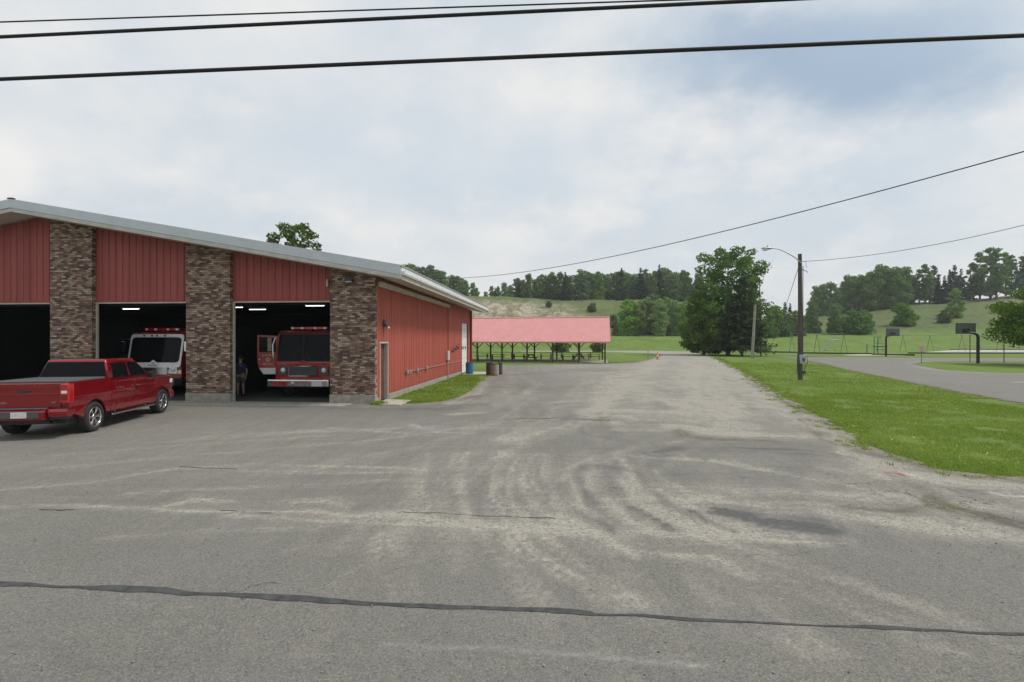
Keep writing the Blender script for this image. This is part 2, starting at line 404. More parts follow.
M = dict(
    brick=mat_brick(), siding_front=mat_siding('red_siding', (.27, .052, .044), (.34, .078, .066)),  # front siding in a darker red: the facade's shade put into the colour
    siding_side=mat_siding('red_side_siding', (.37, .075, .05), (.46, .11, .078)),  # same siding in a lighter red: light from the right put into the colour
    ground=mat_ground(), grass=mat_grass(),
    concrete=simple('concrete', (.30, .29, .25), .9, 0, .25, 5, bump=.2), pad=simple('pad_concrete', (.42, .39, .31), .9, 0, .2, 5, bump=.2),
    fascia=simple('fascia_metal', (.50, .54, .57), .45, .35, .08, 2), gutter=simple('gutter_white', (.66, .67, .66), .5, 0, .1, 3),
    soffit=simple('soffit', (.50, .48, .43), .7, 0, .1, 1), trim=simple('trim_beige', (.52, .49, .42), .7, 0, .15, 2),
    roof=simple('roof_metal', (.45, .47, .48), .5, .4, .12, 1), inner=simple('dark_interior', (.012, .012, .013), .9, 0, .3, 2),  # near-black interior colour stands in for the lack of light in the hall
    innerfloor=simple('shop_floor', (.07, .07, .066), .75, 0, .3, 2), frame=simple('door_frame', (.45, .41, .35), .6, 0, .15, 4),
    door=simple('door_brown', (.13, .045, .035), .5, 0, .2, 3), white=simple('white_paint', (.70, .71, .70), .5, 0, .06, 3),
    black=simple('black_metal', (.02, .02, .022), .5, 0, .3, 8), rubber=simple('rubber', (.022, .022, .022), .85, 0, .3, 20),
    chrome=simple('chrome', (.65, .66, .67), .18, 1, .08, 9), steel=simple('galvanised', (.42, .43, .44), .5, .6, .15, 9),
    carred=simple('metallic_red_paint', (.27, .006, .011), .24, .5, .03, .8, coat=1), glass=mat_glass('dark_glass'),
    fired=simple('fire_red', (.33, .022, .018), .3, 0, .15, 2, coat=.6), firew=simple('truck_white', (.72, .73, .72), .35, 0, .06, 2, coat=.4),
    tonneau=simple('vinyl_cover', (.085, .087, .09), .75, 0, .12, 4), lamp_red=simple('red_lens', (.42, .012, .016), .15, 0, .15, 20, coat=1),
    lamp_clear=simple('clear_lens', (.72, .74, .74), .12, 0, .1, 20, coat=1), plate=simple('plate', (.62, .6, .6), .5, 0, .12, 12),
    bluegrey=simple('blue_grey', (.20, .30, .42), .4, 0, .15, 6), greyd=simple('dark_grey', (.075, .075, .08), .6, 0, .2, 6),
    tube=mat_emit('fluorescent', (1, 1, .95), 2.5), polewood=mat_wood('pole_wood', (.05, .044, .038), (.115, .10, .088)),
    polegrey=mat_wood('weathered_pole', (.19, .175, .155), (.36, .34, .31)), postwood=mat_wood('post_wood', (.055, .042, .03), (.13, .10, .07)),
    tablewood=mat_wood('table_wood', (.13, .10, .075), (.26, .22, .17)), pink=mat_siding('pink_metal_roof', (.57, .25, .245), (.62, .29, .28), .3),
    blue=simple('blue_plastic', (.03, .16, .30), .5, 0, .25, 5), tan=simple('tan_bin', (.33, .28, .21), .8, 0, .2, 6),
    brown=simple('brown_bin', (.075, .055, .045), .7, 0, .3, 6), orange=simple('orange', (.75, .12, .03), .5, 0, .12, 9),
    cable=simple('cable', (.012, .012, .013), .7, 0, .2, 30), green_paint=simple('green_paint', (.035, .16, .10), .5, 0, .2, 9),
    blue_paint=simple('blue_seat', (.03, .13, .33), .5, 0, .2, 9), fan=simple('backboard_grey', (.10, .12, .115), .5, 0, .1, 4),
    bark=mat_wood('bark', (.05, .04, .03), (.14, .12, .095)), sand=simple('playground_sand', (.42, .39, .33), .95, 0, .15, 1),
    redpost=simple('red_post', (.22, .05, .04), .6, 0, .2, 6), shirt=simple('navy_shirt', (.035, .03, .10), .9, 0, .2, 20),
    shorts=simple('grey_shorts', (.10, .10, .11), .9, 0, .2, 20), skin=simple('skin', (.42, .25, .19), .6, 0, .08, 20),
    hair=simple('hair', (.03, .02, .015), .8, 0, .3, 40), lightblue=simple('pale_blue_pool', (.25, .42, .5), .5, 0, .1, 4),
    seal=simple('crack_sealant', (.055, .055, .055), .85, 0, .45, 9, bump=.3), signpink=simple('sign_face', (.55, .38, .38), .5, 0, .1, 8),
    yellow=simple('faded_yellow_paint', (.55, .5, .25), .8, 0, .2, 5),
    leaf_a=mat_leaf('leaf_green', (.05, .105, .02), (.175, .275, .055)), leaf_far=mat_leaf('leaf_far', (.07, .13, .034), (.20, .30, .08), .5),
    leaf_yg=mat_leaf('leaf_young', (.13, .24, .045), (.26, .38, .09)), needle=mat_leaf('needles', (.032, .068, .026), (.09, .155, .055), .3),
    needle_far=mat_leaf('needles_far', (.024, .050, .024), (.065, .11, .050), .4), bushleaf=mat_leaf('bush_leaf', (.07, .125, .035), (.16, .24, .07)),
    blade=mat_leaf('grass_blades', (.15, .235, .035), (.36, .44, .10), .1),
)

# ------------------------------------------------------------------ terrain
PXK = np.array([-1500, 300, 455, 520, 560, 640, 700, 760, 830, 900, 960, 1024, 1300, 3500], float)
YK = np.array([-400, 145, 170, 190, 222, 258, 300, 420, 3000], float)
yscr = {170: [337] * 7 + [336.5, 336, 335.5, 335, 335, 335, 335],
        190: [334, 334, 333, 334, 335, 335.5, 335.5, 334, 332, 326, 323, 321, 321, 321],
        222: [318, 318, 316, 317, 318, 320, 322, 328, 325, 314, 309, 305, 303, 303],
        258: [294, 294, 295.5, 298, 299.5, 300, 302, 318, 314, 304, 299.5, 295, 293, 293]}
ZT = np.zeros((len(YK), len(PXK)))
for k, row in yscr.items():
    j = list(YK).index(k); ZT[j] = [zat(y, k) for y in row]
ZT[6] = ZT[5] + 1.0; ZT[7] = ZT[5] + 1.5; ZT[8] = ZT[5] + 2
def terrain(x, y):
    x = np.asarray(x, float); y = np.asarray(y, float)
    px = 512 + 512 * x / np.maximum(y, 60.0)
    px = np.clip(px, PXK[0], PXK[-1]); yy = np.clip(y, YK[0], YK[-1])
    i = np.clip(np.searchsorted(PXK, px) - 1, 0, len(PXK) - 2); j = np.clip(np.searchsorted(YK, yy) - 1, 0, len(YK) - 2)
    u = (px - PXK[i]) / (PXK[i + 1] - PXK[i]); v = (yy - YK[j]) / (YK[j + 1] - YK[j])
    v = np.where(j == 1, v * v * (3 - 2 * v), v)
    z = (ZT[j, i] * (1 - u) + ZT[j, i + 1] * u) * (1 - v) + (ZT[j + 1, i] * (1 - u) + ZT[j + 1, i + 1] * u) * v
    w = np.clip((y - 175) / 40, 0, 1)
    return z + w * (fnoise(x / 14, y / 14, 4) - .5) * 2.2
def tz(x, y): return float(terrain(np.array([x]), np.array([y]))[0])

def grid_mesh(name, xs, ys, zf, mat, attrf=None, keep=None):
    X, Y = np.meshgrid(xs, ys); Z = zf(X, Y)
    nx, ny = len(xs), len(ys)
    V = np.stack([X.ravel(), Y.ravel(), np.broadcast_to(Z, X.shape).ravel()], 1)
    i = np.arange(ny - 1)[:, None] * nx + np.arange(nx - 1)[None, :]
    F = np.stack([i, i + 1, i + nx + 1, i + nx], -1).reshape(-1, 4)
    if keep is not None:
        F = F[keep(V[F].mean(1)[:, :2])]
        used = np.unique(F); mp = np.full(len(V), -1); mp[used] = np.arange(len(used)); V = V[used]; F = mp[F]
    return link(name, np_mesh(name, V, F, mat, attrf(V) if attrf else None))

def seg_dist(P, poly):
    P = np.asarray(P); best = np.full(len(P), 1e9)
    for a, b in zip(poly[:-1], poly[1:]):
        a = np.array(a); b = np.array(b); ab = b - a; L2 = (ab ** 2).sum() + 1e-9
        t = np.clip(((P - a) @ ab) / L2, 0, 1); q = a + t[:, None] * ab
        best = np.minimum(best, np.sqrt(((P - q) ** 2).sum(1)))
    return best
def seg_signed(P, poly):
    P = np.asarray(P); best = np.full(len(P), 1e9); sg = np.zeros(len(P)); al = np.zeros(len(P)); acc = 0
    for a, b in zip(poly[:-1], poly[1:]):
        a = np.array(a); b = np.array(b); ab = b - a; L = math.sqrt((ab ** 2).sum()) + 1e-9
        t = np.clip(((P - a) @ ab) / L ** 2, 0, 1); q = a + t[:, None] * ab; d = np.sqrt(((P - q) ** 2).sum(1))
        m = d < best; best[m] = d[m]; cr = ab[0] * (P[:, 1] - a[1]) - ab[1] * (P[:, 0] - a[0]); sg[m] = np.sign(cr[m]); al[m] = acc + t[m] * L; acc += L
    return best * sg, al
def inside(P, poly):
    x, y = P[:, 0], P[:, 1]; c = np.zeros(len(P), bool); n = len(poly)
    for i in range(n):
        x1, y1 = poly[i]; x2, y2 = poly[(i + 1) % n]
        if y1 == y2: continue
        cond = ((y1 > y) != (y2 > y)) & (x < (x2 - x1) * (y - y1) / (y2 - y1) + x1); c ^= cond
    return c
def PX(l): return [px2w(a, b) for a, b in l]

LOT = [(-70, -9), (70, -9), (70, 8.2), (14, 8.75)] + PX([(1024, 479), (985, 476), (940, 469), (905, 461), (872, 449), (856, 434), (828, 419), (800, 405), (775, 391), (750, 375), (732, 365), (716, 358), (700, 353.6)]) + \
      PX([(690, 351.6), (655, 350.9), (610, 350.7), (560, 350.7), (520, 350.8), (520, 351.7), (600, 351.9), (650, 353.2), (662, 355), (652, 359), (636, 362.6), (600, 364.0), (503, 365.6)]) + \
      [(-0.95, 50.5), (-1.6, 36.5), (-1.75, 33.5), (-2.0, 29.5)] + PX([(470, 392), (458, 398), (440, 402), (412, 404), (376, 405.5)]) + [(-5.5, 21.5), (-70, 26)]
ISLAND = PX([(913, 363.2), (930, 361.6), (970, 361.2), (1100, 362), (1250, 363), (1250, 374.5), (1100, 374), (1024, 373.6), (985, 372.8), (945, 370.6), (925, 367)])
ROADP = PX([(777, 357.2), (840, 357.2), (900, 357.8), (1100, 358.6), (1600, 360)]) + [(75, 8.2), (16.3, 8.72)] + [(18.3, 14.0)] + PX([(1024, 404), (950, 391), (887, 378), (846, 370), (832, 366), (816, 362.7), (795, 359)])

def jit(P, amp, s): 
    return P + np.stack([(fnoise(P[:, 0] * s, P[:, 1] * s, 4) - .5) * amp, (fnoise(P[:, 0] * s + 50, P[:, 1] * s + 9, 4) - .5) * amp], 1)

xs = np.unique(np.concatenate([np.linspace(-900, -300, 8), np.linspace(-300, -80, 40), np.linspace(-80, 260, 190), np.linspace(260, 900, 14)]))
ys = np.unique(np.concatenate([np.linspace(-300, 100, 22), np.linspace(100, 330, 130), np.linspace(330, 720, 14)]))
def tattr(V):
    px = 512 + 512 * V[:, 0] / np.maximum(V[:, 1], 60); ysc = 341 - (V[:, 2] - EYE) / np.maximum(V[:, 1], 1) * 512
    h = np.clip((V[:, 1] - 172) / 12, 0, 1)
    nz = fnoise(V[:, 0] / 6, V[:, 1] / 6, 4)
    s = np.clip((600 + 90 * (nz - .5) - px) / 70, 0, 1) * np.clip((V[:, 1] - 196) / 10, 0, 1) * np.clip((262 - V[:, 1] - 14 * nz) / 10, 0, 1)
    s2 = np.clip((px - 975) / 30, 0, 1) * np.clip((V[:, 1] - 228) / 12, 0, 1) * .5
    return {'hill': h, 'sand': np.maximum(s * np.clip(nz * 1.8 - .1, 0, 1), s2)}
tag(grid_mesh('ground', xs, ys, terrain, M['grass'], tattr), kind='structure')

# ---- asphalt sheet: dust, tyre marks, patches measured on the ground
def strokes(P, lst, gain=.80):
    out = np.zeros(len(P))
    for k, (pts, w, val) in enumerate(lst):
        poly = [px2w(*p) for p in pts]
        lo = np.min(poly, 0) - 3 * w; hi = np.max(poly, 0) + 3 * w
        m = (P[:, 0] > lo[0]) & (P[:, 0] < hi[0]) & (P[:, 1] > lo[1]) & (P[:, 1] < hi[1])
        if not m.any(): continue
        Q = P[m]; wob = (fnoise(Q[:, 0] * 1.3 + k * 7, Q[:, 1] * 1.3, 4) - .5) * w * 1.5
        sd_, al = seg_signed(Q, poly); d = sd_ + wob
        br = np.clip(fnoise(Q[:, 0] * 1.6 + 31 * k, Q[:, 1] * 1.6, 3) * 1.6 - .05, .4, 1.2)
        tread = np.clip(1 + 2.0 * (fnoise(d / max(w, .12) * 3.2 + 40 * k, al * .35 + k, 3) - .5) * 2, .1, 2.0)
        wide = .15 * val * np.exp(-(np.abs(d) / (w * 2.2)) ** 2)
        out[m] += gain * (val * np.exp(-np.abs(d / w) ** 3.2 * 1.2) * br * tread + wide * br)
    return out
DUST = [
    ([(470, 452), (460, 475), (463, 505), (480, 540), (520, 590), (560, 640)], 0.10, 0.50),
    ([(520, 456), (508, 476), (511, 500), (535, 530), (580, 565), (660, 620)], 0.10, 0.50),
    ([(548, 456), (545, 478), (556, 505), (590, 530), (640, 560)], 0.09, 0.55),
    ([(570, 456), (568, 478), (580, 505), (612, 530)], 0.10, 0.60),
    ([(628, 466), (640, 490), (670, 515), (690, 530)], 0.08, 0.60),
    ([(660, 490), (700, 515), (735, 534)], 0.08, 0.70),
    ([(580, 590), (640, 630), (690, 682)], 0.12, 0.30),
    ([(480, 520), (510, 560), (560, 610), (640, 682)], 0.12, 0.30),
    ([(760, 560), (860, 590), (960, 625)], 0.08, 0.45),
    ([(680, 556), (780, 588), (880, 625), (960, 655)], 0.10, 0.40),
    ([(560, 470), (600, 456), (650, 445), (700, 440)], 0.15, 0.30),
    ([(430, 455), (420, 480), (425, 520)], 0.10, 0.40),
    ([(500, 440), (540, 420), (570, 400), (590, 380)], 0.50, 0.35),
    ([(520, 444), (570, 425), (610, 400), (630, 380)], 0.40, 0.40),
    ([(700, 410), (690, 385), (700, 365)], 0.50, 0.50),
    ([(735, 415), (715, 390), (712, 370)], 0.50, 0.50),
    ([(250, 560), (330, 545), (420, 530)], 0.08, 0.30),
    ([(100, 540), (200, 532), (320, 528)], 0.10, 0.25),
    ([(60, 455), (180, 446), (330, 436)], 0.12, 0.35),
    ([(120, 495), (250, 488), (380, 482)], 0.12, 0.30),

    ([(505, 452), (488, 472), (489, 495), (505, 520), (545, 560), (620, 600)], .22, .75), ([(497, 456), (480, 478), (482, 500), (497, 524), (530, 560)], .10, -.3),
    ([(535, 455), (529, 475), (533, 498), (556, 520), (600, 550)], .20, .45), ([(590, 458), (586, 476), (596, 495), (620, 515), (650, 532)], .20, .7),
    ([(455, 455), (444, 480), (446, 520), (462, 570)], .25, .35), ([(615, 460), (622, 480), (650, 505), (700, 532)], .22, .5),
    ([(650, 470), (690, 500), (740, 528)], .18, .45), ([(420, 460), (408, 500), (412, 560)], .2, .22),
    ([(640, 548), (720, 560), (800, 590), (900, 622)], .20, .45), ([(700, 540), (800, 565), (900, 600), (1000, 640)], .16, .5),
    ([(560, 520), (660, 560), (760, 620), (860, 682)], .25, .3), ([(530, 510), (600, 560), (680, 620), (730, 682)], .2, .25),
    ([(372, 540), (378, 565), (392, 600)], .06, .75), ([(385, 535), (400, 560), (420, 610)], .12, .3), ([(322, 592), (345, 575), (368, 560)], .03, .7),
    ([(0, 490), (90, 483), (170, 470), (260, 464), (420, 470)], .10, .6), ([(200, 468), (300, 474), (420, 472)], .12, .55),
    ([(175, 503), (195, 498), (230, 500)], .16, .9), ([(290, 503), (330, 501), (345, 506)], .18, .75), ([(310, 512), (350, 518), (400, 514)], .18, .7), ([(0, 508), (60, 506), (180, 512), (300, 514), (400, 516), (500, 527), (660, 534), (760, 538)], .10, .55),
    ([(230, 516), (330, 522), (470, 526), (560, 533), (700, 538), (830, 545)], .09, .5), ([(180, 440), (300, 432), (420, 428), (560, 430)], .3, .3),
    ([(40, 470), (200, 455), (380, 440), (520, 420)], .14, .25), ([(300, 470), (420, 448), (500, 420), (540, 395)], .25, .25),
    ([(380, 545), (440, 500), (500, 462), (540, 430)], .2, .15), ([(620, 455), (720, 462), (820, 480), (900, 497)], .16, .7),
    ([(600, 440), (680, 455), (760, 470)], .2, .3), ([(650, 490), (760, 492), (850, 497), (960, 505), (1024, 512)], .25, .75),
    ([(700, 505), (800, 508), (900, 520), (1024, 535)], .35, .7), ([(850, 520), (950, 530), (1100, 548)], .35, .4), ([(860, 455), (900, 472), (960, 482), (1060, 495)], .42, 1.0),
    ([(640, 502), (700, 530), (790, 535)], .28, .6), ([(660, 520), (760, 540), (850, 543)], .16, .6),
    ([(680, 428), (720, 434), (790, 436), (840, 440)], .5, .8), ([(620, 430), (660, 432)], .3, .3), ([(780, 400), (820, 425), (860, 450), (880, 470)], .7, .8),
    ([(740, 375), (780, 400), (830, 430)], .8, .5), ([(700, 356), (720, 366), (740, 385), (760, 410)], 1.6, .55), ([(690, 360), (685, 375), (690, 400), (720, 425)], 1.3, .45),
    ([(660, 360), (640, 372), (625, 390), (620, 420)], 1.6, .55), ([(610, 375), (600, 390), (600, 415)], .5, .5), ([(700, 400), (705, 430)], .7, .35),
    ([(640, 392), (680, 405), (740, 415)], .5, .3), ([(560, 402), (640, 398), (720, 402)], .3, .3), ([(590, 410), (680, 412), (760, 420)], .35, .45),
    ([(515, 372), (540, 385), (520, 400)], .4, .3), ([(505, 392), (470, 410)], .4, .3), ([(520, 403), (560, 402)], .25, .5), ([(455, 414), (480, 413)], .3, .7),
    ([(410, 425), (440, 433), (470, 434)], .14, .6), ([(330, 428), (410, 434), (440, 436)], .09, .5), ([(500, 408), (508, 388), (512, 372)], .5, .25),
    ([(488, 383), (462, 400), (452, 404)], .35, .8), ([(0, 600), (60, 600), (200, 610)], .04, .35), ([(900, 640), (960, 655), (1024, 665)], .06, .3),
    ([(940, 655), (980, 660), (1024, 664)], .04, .3), ([(650, 600), (720, 625), (800, 655)], .08, .3),
]
DARK = [
    ([(748, 519), (785, 522), (824, 528)], .24, 2.2), ([(762, 526), (800, 530), (832, 533)], .10, 1.6), ([(716, 509), (730, 511), (748, 515)], .09, 1.3), ([(985, 514), (1005, 520), (1060, 533)], .06, 3.0), ([(925, 501), (960, 510), (1000, 522), (1060, 540)], .05, 3.0), ([(896, 512), (930, 505), (950, 512)], .05, .8), ([(940, 486), (970, 498), (1000, 505)], .04, .9), ([(715, 514), (745, 518)], .12, .6), ([(632, 508), (655, 520), (672, 530)], .10, .8), ([(690, 512), (712, 524), (735, 532)], .08, .7),
    ([(598, 520), (615, 532)], .16, .4), ([(580, 478), (590, 498), (620, 522)], .06, .6), ([(600, 468), (660, 475), (760, 473), (820, 466)], .45, .4), ([(660, 452), (740, 450), (810, 452), (845, 458)], .42, .55), ([(700, 442), (760, 443), (820, 446)], .3, .25),
    ([(335, 408), (380, 410), (440, 410), (480, 405)], .40, .8), ([(440, 402), (490, 396)], .45, .5), ([(520, 375), (560, 372), (600, 368)], 1.2, .4), ([(540, 400), (570, 420), (600, 440)], 1.0, .25),
    ([(0, 432), (40, 430)], .2, .2), ([(470, 405), (540, 416), (600, 420), (700, 425)], .28, .25), ([(120, 460), (210, 470), (330, 480)], .3, .12), ([(1000, 494), (1060, 503)], .16, .35),
    ([(905, 470), (940, 474)], .14, .6), ([(960, 490), (1010, 492), (1060, 493)], .16, .5), ([(500, 385), (550, 390), (590, 385)], 1.2, .25), ([(0, 660), (300, 670), (700, 680)], .4, .2)]
DIRT = [([(928, 498), (960, 508), (990, 517), (1040, 528)], .09, 1.2), ([(925, 503), (960, 514), (1000, 524), (1040, 533)], .06, .9), ([(840, 507), (900, 512), (935, 508)], .10, .6), ([(915, 486), (940, 500), (960, 509)], .15, .5),
        ([(860, 452), (905, 462), (960, 476), (1100, 492)], .2, .6), ([(676, 430), (684, 437), (720, 440), (770, 441)], .18, .7), ([(800, 420), (830, 440), (860, 452)], .4, .5),
        ([(602, 425), (606, 418)], .35, .3), ([(750, 380), (790, 405), (830, 425)], .5, .4), ([(590, 371), (625, 370)], 1.0, .5), ([(456, 400), (480, 396)], .25, .5)]
PALE = [([(903, 473), (913, 476), (921, 478)], .06, 1.3), ([(990, 493), (1004, 496), (1030, 497)], .055, 1.3), ([(388, 645), (500, 651), (610, 659), (710, 668)], .025, .32), ([(0, 590), (20, 590)], .02, .0)]
RUST = [([(883, 473), (898, 473), (904, 476)], .085, 1.3), ([(300, 514), (330, 516)], .03, .2)]
def lattr(V):
    P = V[:, :2].astype(float)
    e = seg_dist(P, LOT[2:] + [LOT[0]]); right = P[:, 0] > -2
    edge = np.exp(-(e / .45) ** 2) * np.where(right, 1, .4)
    far = np.clip((P[:, 1] - 14) / 30, 0, 1) * np.clip((P[:, 0] - 1) / 5, 0, 1)
    fg = np.clip((6.9 - P[:, 1]) / 1.2, 0, 1)
    lane = np.clip((P[:, 1] - 58) / 25, 0, 1)
    rgt = np.clip((P[:, 0] - 2.0) / 4, 0, 1) * np.clip((P[:, 1] - 6.2) / 1.2, 0, 1) * np.clip((11.5 - P[:, 1]) / 2, 0, 1)
    # long, slow bends of driven-in dust that sweep round into the lane
    rr = np.hypot(P[:, 0] - 14, P[:, 1] - 4); ring = fnoise(rr * 3.2, np.arctan2(P[:, 1] - 4, P[:, 0] - 14) * 1.6, 4) - .5
    rw = np.exp(-((P[:, 0] - 1.5) / 6) ** 2) * np.exp(-((P[:, 1] - 8) / 8) ** 2)
    d = .12 + .26 * (fnoise(P[:, 0] / 6, P[:, 1] / 3, 4) - .5) + .38 * far + .3 * lane + .22 * rgt + strokes(P, DUST) + .5 * edge + ring * rw * .7
    d = d * (1 - .35 * fg) - .10 * fg
    return {'dust': np.clip(d, 0, 1.25), 'dark': np.clip(strokes(P, DARK, .8), 0, 1), 'dirt': np.clip(strokes(P, DIRT, 1.2) + edge * .5 * right, 0, 1),
            'pale': np.clip(strokes(P, PALE, 1.1), 0, 1), 'rust': np.clip(strokes(P, RUST, 1.2), 0, 1)}
def crackY(x): return 4.735 - .0943 * x
lx = np.unique(np.round(np.concatenate([np.arange(-70, -20, 1.0), np.arange(-20, -10, .2), np.arange(-10, 16, .07), np.arange(16, 30, .25), np.arange(30, 70.5, 1.0)]), 3))
yy_ = [-9.0]; 
while yy_[-1] < 150:
    y_ = yy_[-1]; yy_.append(y_ + (1.0 if y_ < 1 else max(.045, .0085 * y_)))
ly = np.array(yy_)
def keep_lot(P):
    Q = jit(P, .7, 1.3); Q = np.where((P[:, 1] > 20)[:, None] & (P[:, 0] < -2)[:, None], P, Q)
    return inside(Q, LOT) & (P[:, 1] > crackY(P[:, 0]))
def keep_road(P): return P[:, 1] <= crackY(P[:, 0])
tag(grid_mesh('asphalt_lot', lx, ly, lambda X, Y: X * 0 + .012, M['ground'], lattr, keep_lot), kind='structure')
tag(grid_mesh('road', lx, ly[ly < 12], lambda X, Y: X * 0 + .012, M['ground'], lattr, keep_road), kind='structure')
sx = np.arange(12, 180, .45); sy = np.concatenate([np.arange(8.2, 40, .35), np.arange(40, 86, .5)])
def sattr(V):
    P = V[:, :2].astype(float); e = seg_dist(P, ROADP + ROADP[:1]); e2 = seg_dist(P, ISLAND)
    return {'dust': .12 + .15 * (fnoise(P[:, 0] / 4, P[:, 1] / 4) - .5) + .6 * np.exp(-(e2 / .8) ** 2), 'dirt': .5 * np.exp(-(e / .3) ** 2), 'dark': P[:, 0] * 0, 'pale': P[:, 0] * 0, 'rust': P[:, 0] * 0}
tag(grid_mesh('side_road', sx, sy, lambda X, Y: X * 0 + .016, M['ground'], sattr, lambda P: inside(jit(P, .3, 1.0), ROADP) & ~inside(jit(P, .3, 1.), ISLAND)), kind='structure')
# painted line on the side road
m = MB(); a = px2w(1012, 382.5); m.box(a[0], a[0] + 3.2, a[1] - .09, a[1] + .09, .017, .021); tag(m.build('road_marking', M['yellow']), kind='structure')

# sealed crack between road and lot
def ribbon(name, pts, wf, z, mat):
    V = []; F = []
    for i, p in enumerate(pts):
        q0 = pts[max(i - 1, 0)]; q1 = pts[min(i + 1, len(pts) - 1)]; d = Vector((q1[0] - q0[0], q1[1] - q0[1])).normalized(); n = Vector((-d.y, d.x))
        a, b = wf(i); V += [(p[0] + n.x * a, p[1] + n.y * a, z), (p[0] - n.x * b, p[1] - n.y * b, z)]
        if i: k = 2 * i; F.append((k - 2, k - 1, k + 1, k))
    return link(name, np_mesh(name, V, F, mat))
def rx(i, s): return float(fnoise(np.array([i * s]), np.array([3.3 * s]), 3)[0])
pts = []
for i in range(900):
    x = -15 + i * .035; pts.append((x, crackY(x) + .10 * (rx(i, .012) - .5) + .045 * (rx(i, .08) - .5)))
tag(ribbon('crack_sealant', pts, lambda i: (max(.004, .11 * (rx(i + 300, .045) - .10) * (1 if i < 450 else .5)), max(.003, .10 * (rx(i + 900, .09) - .12) * (1 if i < 450 else .6))), .017, M['seal']), kind='structure')
def crack(name, pix, w):
    P = [px2w(*p) for p in pix]; out = []
    for a, b in zip(P[:-1], P[1:]):
        n = max(2, int(math.dist(a, b) / .06))
        for k in range(n): out.append((a[0] + (b[0] - a[0]) * k / n, a[1] + (b[1] - a[1]) * k / n + random.uniform(-.02, .02)))
    sd_ = random.random() * 100
    return tag(ribbon(name, out, lambda i: (w * max(0.03, rx(i + sd_ * 10, .17) - .3), w * max(0.03, rx(i + sd_ * 9, .2) - .35)), .0165, M['seal']), kind='structure')
crack('pavement_crack', [(180, 467), (200, 468.5), (240, 470)], .05)
crack('pavement_crack', [(40, 510), (60, 511), (80, 510)], .08)
crack('pavement_crack', [(220, 511), (250, 513), (275, 514.5)], .05)
crack('pavement_crack', [(395, 513), (440, 514), (480, 517), (560, 519)], .03)
crack('pavement_crack', [(515, 419.5), (530, 418.5), (545, 418.8), (580, 420), (612, 421)], .14)
crack('pavement_crack', [(560, 393), (610, 390), (640, 391)], .08)

# ------------------------------------------------------------------ fire station
ANG = -math.atan2(45, 512)
CX, CY = -5.44, 20.3
def S2W(x, y): c, s = math.cos(ANG), math.sin(ANG); return (CX + x * c - y * s, CY + x * s + y * c)
SX = -14.75                      # ridge
def under(x): return 4.87 + .179 * (1.34 - x) if x > SX else 4.87 + .179 * (1.34 - (2 * SX - x))
st = thing('fire_station', 'low gabled fire station with red metal siding, brick piers and open truck bays', 'fire station', (CX, CY, 0), ANG)
PIERS = [(-1.84, 0), (-7.96, -6.056), (-14.04, -12.13), (-20.1, -18.2), (-26.15, -24.25)]
XL = -29.5
for i, (a, b) in enumerate(PIERS):
    m = MB(); m.prism([(a, .36), (b, .36), (b, under(b) - .01), (a, under(a) - .01)] if not (a < SX < b) else [(a, .36), (b, .36), (b, under(b) - .01), (SX, under(SX) - .01), (a, under(a) - .01)], 0, .25, 'y')
    pr = m.build('brick_pier', M['brick'], st)
    MB().bbox(a - .02, b + .015, -.03, .26, -.2, .358, .015).build('plinth', M['concrete'], pr)
HB = 4.1
def ribbed(m, x0, x1, y, zb, ztf, pitch=.305, flip=1, M_=None, d=.03):
    xs_ = []; x = x0
    while x < x1 - 1e-6:
        for dx, dd in ((0, 0), (pitch * .72, 0), (pitch * .79, d), (pitch * .93, d)):
            if x + dx < x1: xs_.append((x + dx, dd))
        x += pitch
    xs_.append((x1, 0)); vs_ = []; fs_ = []
    for i, (x, dd) in enumerate(xs_):
        vs_ += [(x, y - flip * dd, zb), (x, y - flip * dd, ztf(x))]
        if i: k = 2 * i; fs_.append((k - 2, k, k + 1, k - 1))
    if M_: vs_ = [M_ @ Vector(v) for v in vs_]
    m.add(vs_, fs_)
BAYS = [(-6.056, -1.84), (-12.13, -7.96), (-18.2, -14.04), (-24.25, -20.1)]
for a, b in BAYS:
    m = MB(); ribbed(m, a, b, .19, HB + .1, lambda x: under(x) - .01)
    poly = [(a, HB + .02), (b, HB + .02), (b, under(b) - .012)] + ([(SX, under(SX) - .012)] if a < SX < b else []) + [(a, under(a) - .012)]
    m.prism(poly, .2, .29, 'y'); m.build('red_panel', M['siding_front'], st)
    m = MB(); m.box(a, b, .165, .29, HB - .03, HB + .02); m.box(a, a + .075, .175, .25, 0.02, HB - .03); m.box(b - .075, b, .175, .25, .02, HB - .03)
    m.build('bay_frame', M['frame'], st)
    # rolled-up overhead door under the ceiling
    m = MB(); m.box(a + .15, b - .15, .7, 1.15, HB + .1, HB + .5); m.box(a + .15, b - .15, .62, .7, HB - .1, HB + .1)
    m.build('overhead_door', M['inner'], st)
# left closing wall of the front
m = MB(); m.box(XL, -26.15, .2, .5, 0, 4.9); ribbed(m, XL, -26.15, .19, .3, lambda x: under(x) - .01); m.prism([(XL, 4.9), (-26.15, 4.9), (-26.15, under(-26.15) - .012), (XL, under(XL) - .012)], .2, .5, 'y')
m.build('front_wall', M['siding_front'], st)
